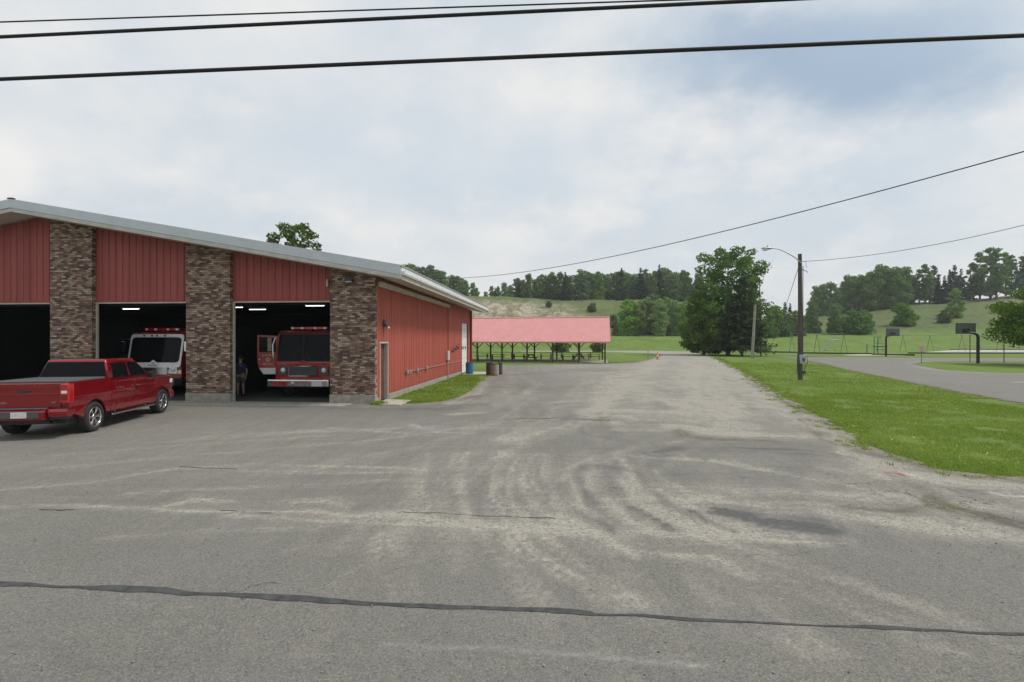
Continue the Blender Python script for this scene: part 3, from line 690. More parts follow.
# right side wall, ribs facing +x
MR = Matrix(((0, -1, 0, 0), (1, 0, 0, 0), (0, 0, 1, 0), (0, 0, 0, 1)))     # local (x along wall, y out) -> station
def side(m, t0, t1, xo, zb, zt, pitch=.305): ribbed(m, t0, t1, -xo, zb, lambda x: zt, pitch, 1, MR)
DT = (.62, 1.5); OD = (18.35, 20.95)
m = MB()
for t0, t1, zb in ((.25, DT[0] - .08, .3), (DT[0] - .08, DT[1] + .08, 2.5), (DT[1] + .08, 13.7, .3)): side(m, t0, t1, -.02, zb, 5.05)
m.box(-.25, -.03, .252, DT[0] - .08, .2, 5.05); m.box(-.25, -.03, DT[1] + .08, 13.7, .2, 5.05); m.box(-.25, -.03, DT[0] - .08, DT[1] + .08, 2.5, 5.05)
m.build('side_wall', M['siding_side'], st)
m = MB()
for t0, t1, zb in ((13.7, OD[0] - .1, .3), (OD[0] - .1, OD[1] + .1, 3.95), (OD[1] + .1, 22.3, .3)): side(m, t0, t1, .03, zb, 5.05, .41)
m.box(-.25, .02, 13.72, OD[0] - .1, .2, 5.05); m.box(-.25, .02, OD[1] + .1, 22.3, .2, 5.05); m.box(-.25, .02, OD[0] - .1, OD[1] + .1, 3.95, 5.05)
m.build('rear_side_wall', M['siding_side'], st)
m = MB(); m.bbox(-.3, .0, .27, DT[0] - .08, -.2, .198, .01); m.bbox(-.3, .06, DT[1] + .08, OD[0] - .1, -.2, .22, .012); m.bbox(-.3, .06, OD[1] + .1, 22.3, -.2, .22, .012); m.build('foundation', M['concrete'], st)
# man door
m = MB(); m.box(-.2, .02, DT[0] - .08, DT[0], .02, 2.48); m.box(-.2, .02, DT[1], DT[1] + .08, .02, 2.48); m.box(-.2, .02, DT[0], DT[1], 2.4, 2.48); m.build('side_door_frame', M['frame'], st)
dr = MB().bbox(-.19, -.14, DT[0] + .005, DT[1] - .005, .04, 2.395, .008).build('side_door', M['door'], st)
MB().tube([(-.14, DT[0] + .1, 1.1), (-.08, DT[0] + .1, 1.1), (-.08, DT[0] + .22, 1.1)], .012).build('handle', M['chrome'], dr)
# white overhead door at the rear
m = MB()
for k in range(7): m.bbox(-.08, -.03, OD[0], OD[1], .05 + k * .553, .05 + k * .553 + .54, .012)
od = m.build('rear_overhead_door', M['white'], st)
for k in range(3): MB().box(-.03, -.02, OD[0] + .35 + k * .75, OD[0] + .7 + k * .75, 1.85, 2.1).build('window', M['glass'], od)
m = MB(); m.box(-.1, .06, OD[0] - .1, OD[0], .05, 3.95); m.box(-.1, .06, OD[1], OD[1] + .1, .05, 3.95); m.box(-.1, .06, OD[0], OD[1], 3.87, 3.95); m.build('rear_door_frame', M['redpost'], st)
MB().bbox(.05, .2, 22.0, 22.25, .05, 5.0, .02).build('downspout', M['redpost'], st)
m = MB(); m.bbox(.0, .13, .35, 13.68, 4.70, 4.90, .01); m.build('trim_board', M['trim'], st)
m = MB(); m.box(XL, -.25, 22.1, 22.3, 0, 4.9); m.prism([(XL, 4.9), (-.25, 4.9), (-.25, under(-.25) - .02), (SX, under(SX) - .02), (XL, under(XL) - .02)], 22.1, 22.3, 'y'); m.build('rear_wall', M['siding_side'], st)
MB().box(XL, XL + .2, .5, 22.1, 0, 5.0).build('left_side_wall', M['siding_side'], st)
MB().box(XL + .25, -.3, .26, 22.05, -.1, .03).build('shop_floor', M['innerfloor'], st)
# walls and ceiling inside the hall, coloured near-black to imitate its shade
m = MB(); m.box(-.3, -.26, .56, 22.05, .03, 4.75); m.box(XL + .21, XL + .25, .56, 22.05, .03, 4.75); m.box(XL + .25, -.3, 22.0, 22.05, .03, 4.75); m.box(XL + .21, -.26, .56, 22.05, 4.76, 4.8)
m.box(-7.85, -7.7, .3, 22.0, .03, 3.2); m.box(-13.9, -13.75, .3, 22, .03, 3.2)  # added partitions, not in the open hall, to keep the view between bays black
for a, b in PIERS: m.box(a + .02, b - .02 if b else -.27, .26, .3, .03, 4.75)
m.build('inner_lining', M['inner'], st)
# roof
def roofpoly(d0, d1, e=0.0):
    return [(1.34 + e, under(1.34) + d0), (1.34 + e, under(1.34) + d1), (SX, under(SX) + d1), (2 * SX - 1.34 - e, under(1.34) + d1), (2 * SX - 1.34 - e, under(1.34) + d0), (SX, under(SX) + d0)]
m = MB(); m.prism(roofpoly(.0, .44), -.9, 23.2, 'y'); 
m.prism(roofpoly(.44, .47, .05), -.98, 23.26, 'y')
for k in range(40):
    y = -.7 + k * .61; m.prism(roofpoly(.47, .51, .08), y, y + .05, 'y')
rf = m.build('roof', M['roof'], st)
m = MB(); m.prism(roofpoly(.13, .47), -.985, -.902, 'y')
m.build('fascia', M['fascia'], rf)
MB().prism(roofpoly(.055, .127), -.93, -.902, 'y').build('fascia_strip', M['gutter'], rf)
MB().prism(roofpoly(-.03, .05), -.95, -.902, 'y').build('fascia_strip', M['trim'], rf)
m = MB(); m.prism([(1.342, 4.99), (1.46, 4.99), (1.49, 5.05), (1.49, 5.13), (1.47, 5.13), (1.47, 5.06), (1.44, 5.01), (1.342, 5.01)], -.9, 23.2, 'y'); m.bbox(1.342, 1.48, -.92, -.89, 4.99, 5.13, .005); m.box(1.342, 1.365, -.9, 23.2, 5.012, 5.30)
m.build('gutter', M['gutter'], rf)
m = MB(); m.box(1.342, 1.37, -.9, 23.2, 4.83, 4.985); m.build('eave_board', M['trim'], rf)
m = MB()
def sof(x0, x1, y0, y1): m.prism([(x0, under(x0) - .006), (x1, under(x1) - .006), (x1, under(x1) - .022), (x0, under(x0) - .022)], y0, y1, 'y')
sof(.05, 1.33, -.88, 23.18)
for k in range(0, 15): sof(SX + k * 14.8 / 15 + .004, SX + (k + 1) * 14.8 / 15 - .004, -.88, -.01)
for k in range(0, 8): sof(SX - (k + 1) * 1.0 + .004, SX - k * 1.0 - .004, -.88, -.01)
m.build('soffit', M['soffit'], rf)
MB().bbox(SX - .12, SX + .12, -1.0, -.85, under(SX) + .47, under(SX) + .53, .02).build('ridge_cap', M['greyd'], rf)
# electrical run on the side wall
cd = MB().tube([(.045, 4.0, 1.02), (.045, 13.2, 1.02), (.08, 13.8, 1.02), (.08, 17.8, 1.02)], .016).build('conduit', M['steel'], st)
for t in (4.25, 6.0, 7.9): 
    MB().bbox(.02, .11, t - .12, t + .12, .93, 1.11, .012).build('outlet_box', M['steel'], cd)
MB().bbox(.02, .1, 4.62, 4.8, .93, 1.11, .012).build('outlet_box', M['steel'], cd)
mt = MB().bbox(.02, .16, 13.1, 13.5, 1.25, 1.85, .015).build('meter_box', M['plate'], st)
MB().tube([(.09, 13.3, .05), (.09, 13.3, 1.25)], .03).build('riser_pipe', M['steel'], mt)
def wall_lamp(x, y, z, ax):
    m = MB()
    if ax == 'x': m.bbox(x, x + .08, y - .08, y + .08, z, z + .18, .015); m.bbox(x + .06, x + .2, y - .1, y + .1, z - .12, z + .02, .03)
    else: m.bbox(x - .12, x + .12, y - .07, y, z, z + .14, .015); m.bbox(x - .15, x + .15, y - .24, y - .05, z - .1, z + .03, .03)
    o = m.build('wall_lamp', M['greyd'], st)
    m = MB(); 
    if ax == 'x': m.bbox(x + .19, x + .26, y - .07, y + .07, z - .18, z - .1, .02)
    else: m.bbox(x - .11, x + .11, y - .22, y - .08, z - .13, z - .095, .01)
    m.build('lens', M['lamp_clear'], o)
wall_lamp(-.02, 1.05, 3.2, 'x'); wall_lamp(-1.0, 0, 4.95, 'y')
m = MB(); m.bbox(-2.05, -1.97, .08, .16, 4.68, 4.98, .01); m.build('junction_box', M['frame'], st)
# ceiling tubes in the hall
def W2S(X, Y): c, s_ = math.cos(-ANG), math.sin(-ANG); dx, dy = X - CX, Y - CY; return (dx * c - dy * s_, dx * s_ + dy * c)
for (px_, py_) in [(234, 307.4), (257.5, 309.5), (291, 302), (315, 305.8), (298, 316.5), (317, 318), (131, 309)]:
    d_ = 2.14 * 512 / (341 - py_); x, y = W2S((px_ - 512) / 512 * d_, d_)
    o = MB().bbox(x - .62, x + .62, y - .09, y + .09, 4.66, 4.74, .01).build('ceiling_light', M['white'], st)
    MB().tube([(x - .58, y, 4.64), (x + .58, y, 4.64)], .022).build('tube', M['tube'], o)
# aprons and pads in front of / beside the station
tag(MB().bbox(-26.0, -.9, -.95, .15, -.15, .028, .01).build('apron', M['concrete']), kind='structure').location = (CX, CY, 0)
bpy.data.objects['apron'].rotation_euler = (0, 0, ANG)
def pad(name, poly, z, mat):
    o = MB().prism(poly, -.1, z, 'z').build(name, mat); return tag(o, kind='structure')
pad('door_pad', PX([(376, 405.3), (400, 406), (412, 401), (386, 400.2)]), .05, M['pad'])
pad('rear_pad', [S2W(.1, 17.8), S2W(2.6, 17.8), S2W(2.7, 21.2), S2W(.1, 21.2)], .03, M['pad'])

# black hose coiled along hooks on the side wall
t_ = thing('garden_hose', 'thin black hose draped over hooks on the red side wall past the meter box', 'hose', (*S2W(.05, 14.4), 0), ANG)
pp = []
for k in range(40):
    u = k / 39; pp.append((.05 + .02 * math.sin(k), u * 2.7, 1.78 + .32 * u + .11 * math.sin(u * 19)))
MB().tube(pp, .032, 6).build('hose', M['black'], t_)
for u in (.1, .5, .9): MB().tube([(.0, u * 2.7, 2.0 + .3 * u), (.1, u * 2.7, 1.98 + .3 * u), (.12, u * 2.7, 2.05 + .3 * u)], .015, 6).build('hook', M['black'], t_)

# ------------------------------------------------------------------ wheels
def wheel(parent, name, x, y, z, r, w, side_, rimmat, spokes=6, rimr=.66):
    """axis along local y; side_ = +1/-1 outward direction"""
    Mx = Matrix.Translation((x, y, z)) @ Matrix.Rotation(R(-90) * side_, 4, 'X')
    m = MB(); h = w / 2
    m.lathe([(r * rimr, -h), (r * .93, -h), (r * .985, -h * .8), (r, -h * .5), (r, h * .5), (r * .985, h * .8), (r * .93, h), (r * rimr, h), (r * rimr, -h)], 40, Mx)
    o = m.build(name, M['rubber'], parent)
    m = MB(); rr = r * rimr
    m.lathe([(rr, h * .95), (rr * .95, h * .98), (rr * .92, h * .7), (rr * .9, -h * .6), (0.001, -h * .55)], 40, Mx)
    b = m.build('rim_barrel', M['greyd'], o)
    m = MB()
    for k in range(spokes):
        a = 2 * math.pi * k / spokes
        for da in (-.16, .16):
            Rm = Mx @ Matrix.Rotation(a + da, 4, 'Z')
            m.prism([(rr * .1, -rr * .055), (rr * .94, -rr * (.05) - da * rr * .35), (rr * .94, rr * .07 - da * rr * .35), (rr * .1, rr * .055)], h * .45, h * .8, 'z', .004, Rm, 1)
    m.lathe([(rr * .26, h * .4), (rr * .26, h * .82), (rr * .2, h * .88), (.001, h * .88)], 20, Mx)
    m.lathe([(rr * .9, h * .8), (rr * .9, h * .99), (rr * .99, h * 1.0), (rr * .99, h * .8)], 40, Mx)
    m.build('rim', rimmat, o)
    return o

# ------------------------------------------------------------------ red pickup
def pickup():
    hx = Vector((-12.1 + 11.47, 17.7 - 14.1)).normalized()
    ang = math.atan2(hx.y, hx.x)
    base = Vector((-11.47, 14.1)) + Vector((-hx.y, hx.x)) * 1.0
    t = thing('pickup_truck', 'shiny dark red crew cab pickup with grey bed cover parked before the bays', 'pickup truck', (base.x, base.y, .012), ang)
    WB = 3.73; WR = .41
    # side outline with wheel arches, x forward, z up
    def arch(cx, r=.51, z0=.46):
        a0 = math.asin((z0 - WR) / r) if z0 > WR else 0
        return [(cx + r * math.cos(a), WR + r * .98 * math.sin(a)) for a in np.linspace(math.pi - a0, a0, 13)]
    def widen(bm, half):
        for v in bm.verts:
            s = 1 if v.co.y > 0 else -1; z = v.co.z; w = half
            w -= .055 * max(0, (z - 1.05) / .4) ** 1.5 + .05 * max(0, (.62 - z) / .3); 
            w += .022 * math.exp(-((z - .98) / .13) ** 2)
            if v.co.x > 4.2: w -= .16 * ((v.co.x - 4.2) / .5) ** 2
            if v.co.x < -.9: w -= .05 * ((-.9 - v.co.x) / .2)
            v.co.y = s * w if abs(v.co.y) > .5 else v.co.y
    def slab(poly, half, b=.03, cutz=(.62, .8, .95, 1.05, 1.2)):
        bm = bmesh.new()
        A = [bm.verts.new((u, -half, v)) for u, v in poly]; B = [bm.verts.new((u, half, v)) for u, v in poly]
        bm.faces.new(A); bm.faces.new(B[::-1]); n = len(poly)
        for i in range(n): bm.faces.new((A[i], B[i], B[(i + 1) % n], A[(i + 1) % n]))
        bmesh.ops.recalc_face_normals(bm, faces=bm.faces[:])
        es = [e for e in bm.edges if e.calc_face_angle(0) > .6 and (abs(e.verts[0].co.y - e.verts[1].co.y) < .01 or e.calc_face_angle(0) > .9)]
        bmesh.ops.bevel(bm, geom=es, offset=b, segments=3, affect='EDGES', profile=.6, clamp_overlap=True)
        for z in cutz: bmesh.ops.bisect_plane(bm, geom=bm.verts[:] + bm.edges[:] + bm.faces[:], plane_co=(0, 0, z), plane_no=(0, 0, 1))
        widen(bm, half); return bm
    BELT = 1.24; RAIL = 1.43
    bed = [(-1.0, .66)] + [(-.56, .5)] + arch(0) + [(.56, .48), (.70, .46), (.70, RAIL), (-1.0, RAIL - .01), (-1.03, .9)]
    m = MB(); m.bm(slab(bed, 1.0, .025)); bedo = m.build('cargo_bed', M['carred'], t)
    cab = [(.72, .46), (WB - .56, .44)] + arch(WB) + [(WB + .56, .48), (4.62, .45), (4.70, .75), (4.69, 1.12), (4.60, 1.24), (4.2, 1.30), (3.0, 1.37), (2.75, 1.36), (.72, 1.34)]
    m = MB(); m.bm(slab(cab, 1.0, .035)); bodyo = m.build('body', M['carred'], t)
    # dark underside and wheel wells
    m = MB(); m.box(-.9, 4.4, -.82, .82, .36, .62); m.box(-.46, .46, -.86, .86, .4, .86); m.box(WB - .46, WB + .46, -.86, .86, .4, .86)
    m.build('underbody', M['black'], t)
    # greenhouse
    def gh(x0, x1, x2, x3, z0, z1, y0, y1, b=.05):
        bm = bmesh.new()
        lo = [(x0, y0), (x3, y0), (x3, -y0), (x0, -y0)]; hi = [(x1, y1), (x2, y1), (x2, -y1), (x1, -y1)]
        A = [bm.verts.new((x, y, z0)) for x, y in lo]; B = [bm.verts.new((x, y, z1)) for x, y in hi]
        bm.faces.new(A[::-1]); bm.faces.new(B)
        for i in range(4): bm.faces.new((A[i], A[(i + 1) % 4], B[(i + 1) % 4], B[i]))
        bmesh.ops.recalc_face_normals(bm, faces=bm.faces[:])
        bmesh.ops.bevel(bm, geom=[e for e in bm.edges if max(v.co.z for v in e.verts) > z0 + .1], offset=b, segments=4, affect='EDGES', profile=.5)
        return bm
    m = MB(); m.bm(gh(.73, .93, 2.35, 3.12, 1.33, 1.955, .93, .74, .06), None, True); cabo = m.build('cab_roof', M['carred'], t)
    # glass panes set just proud, following the slant
    def side_pt(x, z, s, off):
        k = (z - 1.33) / .625; y = .93 + (.74 - .93) * k; return Vector((x, s * (y + off), z))
    for s in (-1, 1):
        for nm, poly in (('side_window', [(1.0, 1.40), (1.82, 1.40), (1.84, 1.84), (1.10, 1.84)]), ('side_window', [(1.92, 1.40), (2.92, 1.40), (2.40, 1.83), (1.94, 1.84)])):
            m = MB(); a = [side_pt(x, z, s, .006) for x, z in poly]; b = [side_pt(x, z, s, -.02) for x, z in poly]
            m.add(a + b, [(0, 1, 2, 3), (7, 6, 5, 4)] + [(i, 4 + i, 4 + (i + 1) % 4, (i + 1) % 4) for i in range(4)]); m.build(nm, M['glass'], t)
    def quad3(p, off, nm, mat):
        p = [Vector(q) for q in p]; n = (p[1] - p[0]).cross(p[2] - p[0]).normalized()
        m = MB(); a = [q + n * off for q in p]; b = [q - n * .02 for q in p]
        m.add(a + b, [(0, 1, 2, 3), (7, 6, 5, 4)] + [(i, 4 + i, 4 + (i + 1) % 4, (i + 1) % 4) for i in range(4)]); return m.build(nm, mat, t)
    def bx_(z): return .73 + (.93 - .73) * (z - 1.33) / .625
    quad3([(bx_(1.45), -.85, 1.45), (bx_(1.45), .85, 1.45), (bx_(1.88), .72, 1.88), (bx_(1.88), -.72, 1.88)][::-1], .007, 'rear_window', M['glass'])
    def fx_(z): return 3.12 + (2.35 - 3.12) * (z - 1.33) / .625
    quad3([(fx_(1.37), -.84, 1.37), (fx_(1.37), .84, 1.37), (fx_(1.83), .68, 1.83), (fx_(1.83), -.68, 1.83)], .007, 'windshield', M['glass'])
    # seams and pillars
    for s in (-1, 1):
        m = MB()
        for x in (.985, 1.87, 2.93): m.tube([(x, s * .985, .58), (x, s * 1.004, .62), (x, s * 1.003, .95), (x, s * .995, 1.15), (x + .02, s * .955, 1.31)], .007, 5)
        m.tube([(.985, s * .99, .60), (2.93, s * .99, .60)], .007, 5)
        m.build('door_seam', M['black'], t)
    for s in (-1, 1):
        for x in (1.12, 2.02): MB().bbox(x, x + .2, s * 1.02 - .018, s * 1.02 + .018, 1.10, 1.135, .008).build('door_handle', M['carred'] if s > 0 else M['chrome'], t)
    # bed cover, tailgate, lights, bumper
    m = MB(); m.bbox(-.98, .69, -.87, .87, RAIL - .01, RAIL + .035, .015); 
    for k in range(1, 4): m.box(-.98 + k * .42, -.965 + k * .42, -.86, .86, RAIL + .035, RAIL + .04)
    m.build('bed_cover', M['tonneau'], t)
    m = MB(); m.bbox(-1.065, -1.0, -.80, .80, .80, RAIL - .02, .02); m.bbox(-1.085, -1.06, -.80, .80, RAIL - .14, RAIL - .02, .01); m.bbox(-1.078, -1.06, -.78, .78, 1.12, 1.16, .005)
    tg = m.build('tailgate', M['carred'], t)
    m = MB(); m.bbox(-1.073, -1.06, -.14, .14, RAIL - .25, RAIL - .19, .006); m.build('tailgate_handle', M['black'], tg)
    Mt = Matrix.Translation((-1.066, -.66, .93)) @ Matrix(((0, 0, -1, 0), (-1, 0, 0, 0), (0, 1, 0, 0), (0, 0, 0, 1)))
    text_mb('RST', .06, .003, Mt, M['chrome'], 'badge', tg)
    Mt = Matrix.Translation((-1.066, .52, .93)) @ Matrix(((0, 0, -1, 0), (-1, 0, 0, 0), (0, 1, 0, 0), (0, 0, 0, 1)))
    text_mb('SILVERADO', .055, .003, Mt, M['chrome'], 'badge', tg)
    for s in (-1, 1):
        m = MB(); m.bbox(-1.085, -.86, min(s * .80, s * 1.0), max(s * .80, s * 1.0), .90, RAIL - .03, .03); tl = m.build('tail_light', M['lamp_red'], t)
        m = MB(); m.bbox(-1.093, -1.05, min(s * .83, s * .96), max(s * .83, s * .96), 1.15, 1.22, .008); m.build('reverse_lamp', M['lamp_clear'], tl)
        m = MB(); m.bbox(-1.091, -1.05, min(s * .82, s * .97), max(s * .82, s * .97), .99, 1.12, .01); m.build('dark_lens', M['carred'], tl)
    m = MB(); m.prism([(-1.22, .50), (-1.24, .70), (-1.20, .78), (-1.0, .79), (-1.0, .50)], -.55, .55, 'y', .015)
    for s in (-1, 1): m.prism([(-1.15, .56), (-1.17, .70), (-1.13, .77), (-.80, .77), (-.80, .62), (-1.0, .56)], min(s * .56, s * 1.0), max(s * .56, s * 1.0), 'y', .03)
    bp = m.build('rear_bumper', M['carred'], t)
    m = MB(); m.bbox(-1.25, -1.02, -.54, .54, .775, .80, .01); m.bbox(-1.25, -1.0, -.42, .42, .55, .72, .02); m.build('bumper_step', M['greyd'], bp)
    m = MB(); m.box(-1.045, -1.03, -.99, .99, .78, .81); m.box(-1.10, -.9, -.97, .97, .50, .60); m.build('bumper_shadow_gap', M['black'], t)
    m = MB(); m.bbox(-1.262, -1.245, -.17, .17, .565, .715, .004); m.build('licence_plate', M['plate'], t)
    for s in (-1, 1): MB().tube([(-.7, s * .62, .42), (-1.12, s * .66, .46), (-1.2, s * .68, .46)], .045, 10, cap=False).build('exhaust_tip', M['chrome'], t)
    # running boards, arch mouldings, mirrors, front
    for s in (-1, 1):
        m = MB(); m.bbox(.62, 3.0, min(s * .93, s * 1.09), max(s * .93, s * 1.09), .36, .42, .02); m.box(.9, .98, min(s * .7, s * .98), max(s * .7, s * .98), .37, .45); m.box(2.6, 2.68, min(s * .7, s * .98), max(s * .7, s * .98), .37, .45)
        m.build('running_board', M['chrome'], t)
        m = MB(); m.bbox(2.66, 2.78, min(s * 1.02, s * 1.20), max(s * 1.02, s * 1.20), 1.30, 1.50, .05); m.tube([(2.75, s * .92, 1.33), (2.7, s * 1.02, 1.36)], .03); m.build('side_mirror', M['black'], t)
        for cx in (0, WB):
            m = MB(); m.tube([(cx + .515 * math.cos(a), s * .98, WR + .505 * math.sin(a)) for a in np.linspace(math.pi * .96, math.pi * .04, 14)], .020, 6); m.build('arch_moulding', M['carred'], t)
        m = MB(); m.bbox(4.45, 4.66, min(s * .62, s * .9), max(s * .62, s * .9), .98, 1.14, .03); m.build('headlight', M['lamp_clear'], t)
    MB().bbox(4.6, 4.74, -.6, .6, .72, 1.18, .03).build('grille', M['black'], t)
    MB().bbox(4.5, 4.82, -.88, .88, .46, .70, .05).build('front_bumper', M['carred'], t)
    for s in (-1, 1):
        for cx in (0, WB): wheel(t, 'wheel', cx, s * .865, WR, WR, .27, s, M['chrome'], 6, .68)
    return t
pickup()

# ------------------------------------------------------------------ fire engines
def fire_engine(kind, lx_, ly_):
    w = M['firew']; r = M['fired']; W = 1.30
    lab = ('red fire engine with its cab door swung open in the right-hand bay' if kind == 0 else 'fire engine with a white band around its windshield in the bay behind the pickup')
    t = thing('fire_engine', lab, 'fire engine', (*S2W(lx_, ly_), .03), ANG, 'fire engines inside the station')
    zt = 2.92 if kind == 0 else 2.88
    slope = .22
    cabp = [(0, .62), (0, 1.52), (slope, zt - .14), (slope + .16, zt), (2.1, zt + .03), (2.1, .62), (1.55, .62), (1.5, .95), (1.3, 1.12), (.95, 1.12), (.75, .95), (.7, .62)]
    m = MB(); m.prism(cabp, -W, W, 'x', .05); m.build('cab', r, t)
    # windshield region: frame plus glass, on the slanted front
    def fr(x0, x1, z0, z1, off, th, nm, mat, par=t, b=.02, rad=.16):
        a = math.atan2(slope, zt - .14 - 1.52); Mx = Matrix.Translation((0, 0, 1.52)) @ Matrix.Rotation(-a, 4, 'X')
        zs = (z0 - 1.52) / math.cos(a), (z1 - 1.52) / math.cos(a); pts_ = []
        for cx, cz, a0 in ((x1 - rad, zs[1] - rad, 0), (x0 + rad, zs[1] - rad, 90), (x0 + rad, zs[0] + rad, 180), (x1 - rad, zs[0] + rad, 270)):
            pts_ += [(cx + rad * math.cos(R(a0 + k * 22.5)), cz + rad * math.sin(R(a0 + k * 22.5))) for k in range(5)]
        return MB().prism(pts_, -off - th, -off, 'y', 0, Mx).build(nm, mat, par)
    if kind == 1:
        fr(-W + .01, W - .01, 1.28, zt - .1, -.0, .02, 'windshield_surround', w, rad=.14)
        gl = fr(-W + .11, W - .11, 1.50, zt - .25, .02, .02, 'windshield', M['glass'])
        MB().prism([(-.42, 1.33), (.42, 1.33), (.12, 1.53), (-.0, 1.62), (-.12, 1.53)], -.075, -.045, 'y').build('name_panel', w, t)
        a = Matrix.Translation((0, -.078, 1.37)) @ Matrix.Rotation(R(90), 4, 'X')
        text_mb('RUSSELL', .12, .003, a, M['black'], 'lettering', t)
        a = Matrix.Translation((0, -.078, 1.48)) @ Matrix.Rotation(R(90), 4, 'X')
        text_mb('FIRE', .09, .003, a, M['black'], 'lettering', t)
        MB().bbox(-W, W, -.012, .01, 1.0, 1.16, .004).build('white_stripe', w, t)
        for k in (-.5, -.12, .12, .5): MB().lathe([(.001, .03), (.04, .03), (.05, 0)], 12, Matrix.Translation((k, .02, zt - .17)) @ Matrix.Rotation(R(90), 4, 'X')).build('marker_light', M['lamp_red'], t)
    else:
        fr(-W + .08, W - .08, 1.56, zt - .12, 0, .02, 'windshield_surround', M['black'], rad=.08)
        gl = fr(-W + .11, W - .11, 1.60, zt - .16, .021, .012, 'windshield', M['glass'], rad=.07)
        MB().prism([(-.32, 1.38), (.32, 1.38), (0, 1.66)], -.03, -.002, 'y', .006).build('hood_peak', r, t)
        MB().bbox(-.012, .012, -.0, .02, 1.56, zt - .16, .003, Matrix.Translation((0, 0, 0))).build('centre_post', M['black'], t)
        for x_ in (-.3, .3): MB().tube([(x_, -.02, 1.58), (x_ - .25, .08, 2.1)], .01, 5).build('wiper', M['black'], t)
    # grille
    m = MB()
    for k in range(7): m.bbox(-.62, .62, -.05, -.01, .98 + k * .052, 1.015 + k * .052, .006)
    m.box(-.64, .64, -.02, -.004, .95, 1.36); m.build('grille', M['greyd'] if kind == 0 else M['chrome'], t)
    m = MB(); m.tube([(-.66, -.03, .94), (.66, -.03, .94), (.66, -.03, 1.37), (-.66, -.03, 1.37), (-.66, -.03, .94)], .018, 6); m.build('grille_trim', M['chrome'], t)
    for s in (-1, 1):
        h = MB().bbox(s * .93 - .2, s * .93 + .2, -.05, -.005, .98, 1.36, .02).build('headlight', M['greyd' if kind == 0 else 'chrome'], t)
        MB().lathe([(.001, .05), (.06, .045), (.10, .02), (.11, 0)], 20, Matrix.Translation((s * .93, -.05, 1.2)) @ Matrix.Rotation(R(90), 4, 'X')).build('lamp', M['lamp_clear'], h)
        m = MB(); m.tube([(s * (W - .02), .2, 2.55), (s * (W + .24), .0, 2.55), (s * (W + .24), .0, 1.85), (s * (W - .0), .15, 1.85)], .018, 6); m.bbox(s * (W + .22) - .09, s * (W + .22) + .09, -.03, .03, 2.0, 2.45, .02)
        if kind == 1 or s > 0: m.build('side_mirror', M['chrome'], t)
        wheel(t, 'wheel', s * (W - .16), 1.13, .5, .5, .28, 1, M['white'], 8, .6).rotation_euler = (0, 0, 0)
    m = MB(); m.bbox(-1.38, 1.38, -.55, -.02, .50, .82, .05); b = m.build('bumper', M['chrome'] if kind == 0 else M['greyd'], t)
    if kind == 0:
        m = MB(); m.bbox(.62, 1.1, -.565, -.54, .54, .78, .01); m.build('white_plate', M['plate'], b)
        m = MB(); m.bbox(-1.1, -.45, -.56, -.54, .56, .74, .01); m.build('siren', M['fired'], b)
        a = Matrix.Translation((-.22, -.56, .66)) @ Matrix.Rotation(R(90), 4, 'X'); 
        m = MB(); m.lathe([(.08, 0), (.08, .03), (.05, .04), (.001, .02)], 16, a); m.build('hose_outlet', M['chrome'], b)
    else:
        m = MB(); m.bbox(.55, 1.1, -.565, -.54, .55, .80, .01); m.build('blue_plate', M['bluegrey'], b)
    # roof gear
    m = MB(); m.bbox(-.85, .85, .45, .8, zt + .06, zt + .2, .04); lb = m.build('light_bar', M['lamp_red'], t)
    for x in (-.75, -.3, .3, .75): MB().bbox(x - .06, x + .06, .43, .46, zt + .08, zt + .17, .01).build('lens', M['lamp_clear'], lb)
    m = MB(); m.box(-.1, .1, .5, .75, zt, zt + .06); m.build('light_bar_bracket', M['black'], lb)
    m = MB(); m.bbox(-.75, .95, 2.3, 6.5, zt - .1, zt + .22, .03); m.build('hose_bed_cover', M['greyd'], t)
    m = MB(); m.bbox(-W, W, 2.16, 8.0, .6, zt - .15, .03); m.build('equipment_body', r, t)
    for s in (-1, 1):
        for k in range(3): MB().bbox(s * W - .015 + s * .005, s * W + .015, 3.6 + k * 1.4, 4.85 + k * 1.4, 1.2, 2.5, .01).build('locker_shutter', M['steel'], t)
        wheel(t, 'wheel', s * (W - .16), 6.3, .5, .5, .28, 1, M['white'], 8, .6)
    MB().bbox(-.9, .9, .3, 7.8, .42, .62, .02).build('chassis', M['black'], t)
    if kind == 0:
        # driver's door swung open at the front hinge: its outer face looks forward
        Md = Matrix.Translation((-W - .03, .30, 0)) @ Matrix.Rotation(R(16), 4, 'Z')
        m = MB()
        m.prism([(0, 1.28), (0, 1.98), (-.88, 1.98), (-.88, 1.55), (-.80, 1.28)], 0, .05, 'y', 0, Md)
        m.prism([(-.02, 1.98), (-.1, 1.98), (-.1, 2.62), (-.8, 2.66), (-.8, 1.98), (-.88, 1.98), (-.88, 2.74), (-.03, 2.70)], 0, .05, 'y', 0, Md)
        d = m.build('open_door', r, t)
        MB().prism([(-.1, 1.98), (-.8, 1.98), (-.8, 2.66), (-.1, 2.62)], .015, .03, 'y', 0, Md).build('door_window', M['glass'], d)
        MB().prism([(0, 1.0), (0, 1.275), (-.8, 1.275), (-.62, 1.0)], 0, .05, 'y', 0, Md).build('white_panel', w, d)
        MB().bbox(-.45, -.28, -.01, .012, 2.02, 2.62, .004, Md).build('wind_deflector', M['tan'], d)
        gold = M['tan']
        for s_, z, sz in (('RUSSELL', 1.84, .13), ('FIRE DEPT', 1.44, .10)):
            text_mb(s_, sz, .003, Md @ Matrix.Translation((-.44, -.005, z)) @ Matrix.Rotation(R(90), 4, 'X'), M['trim'], 'lettering', d)
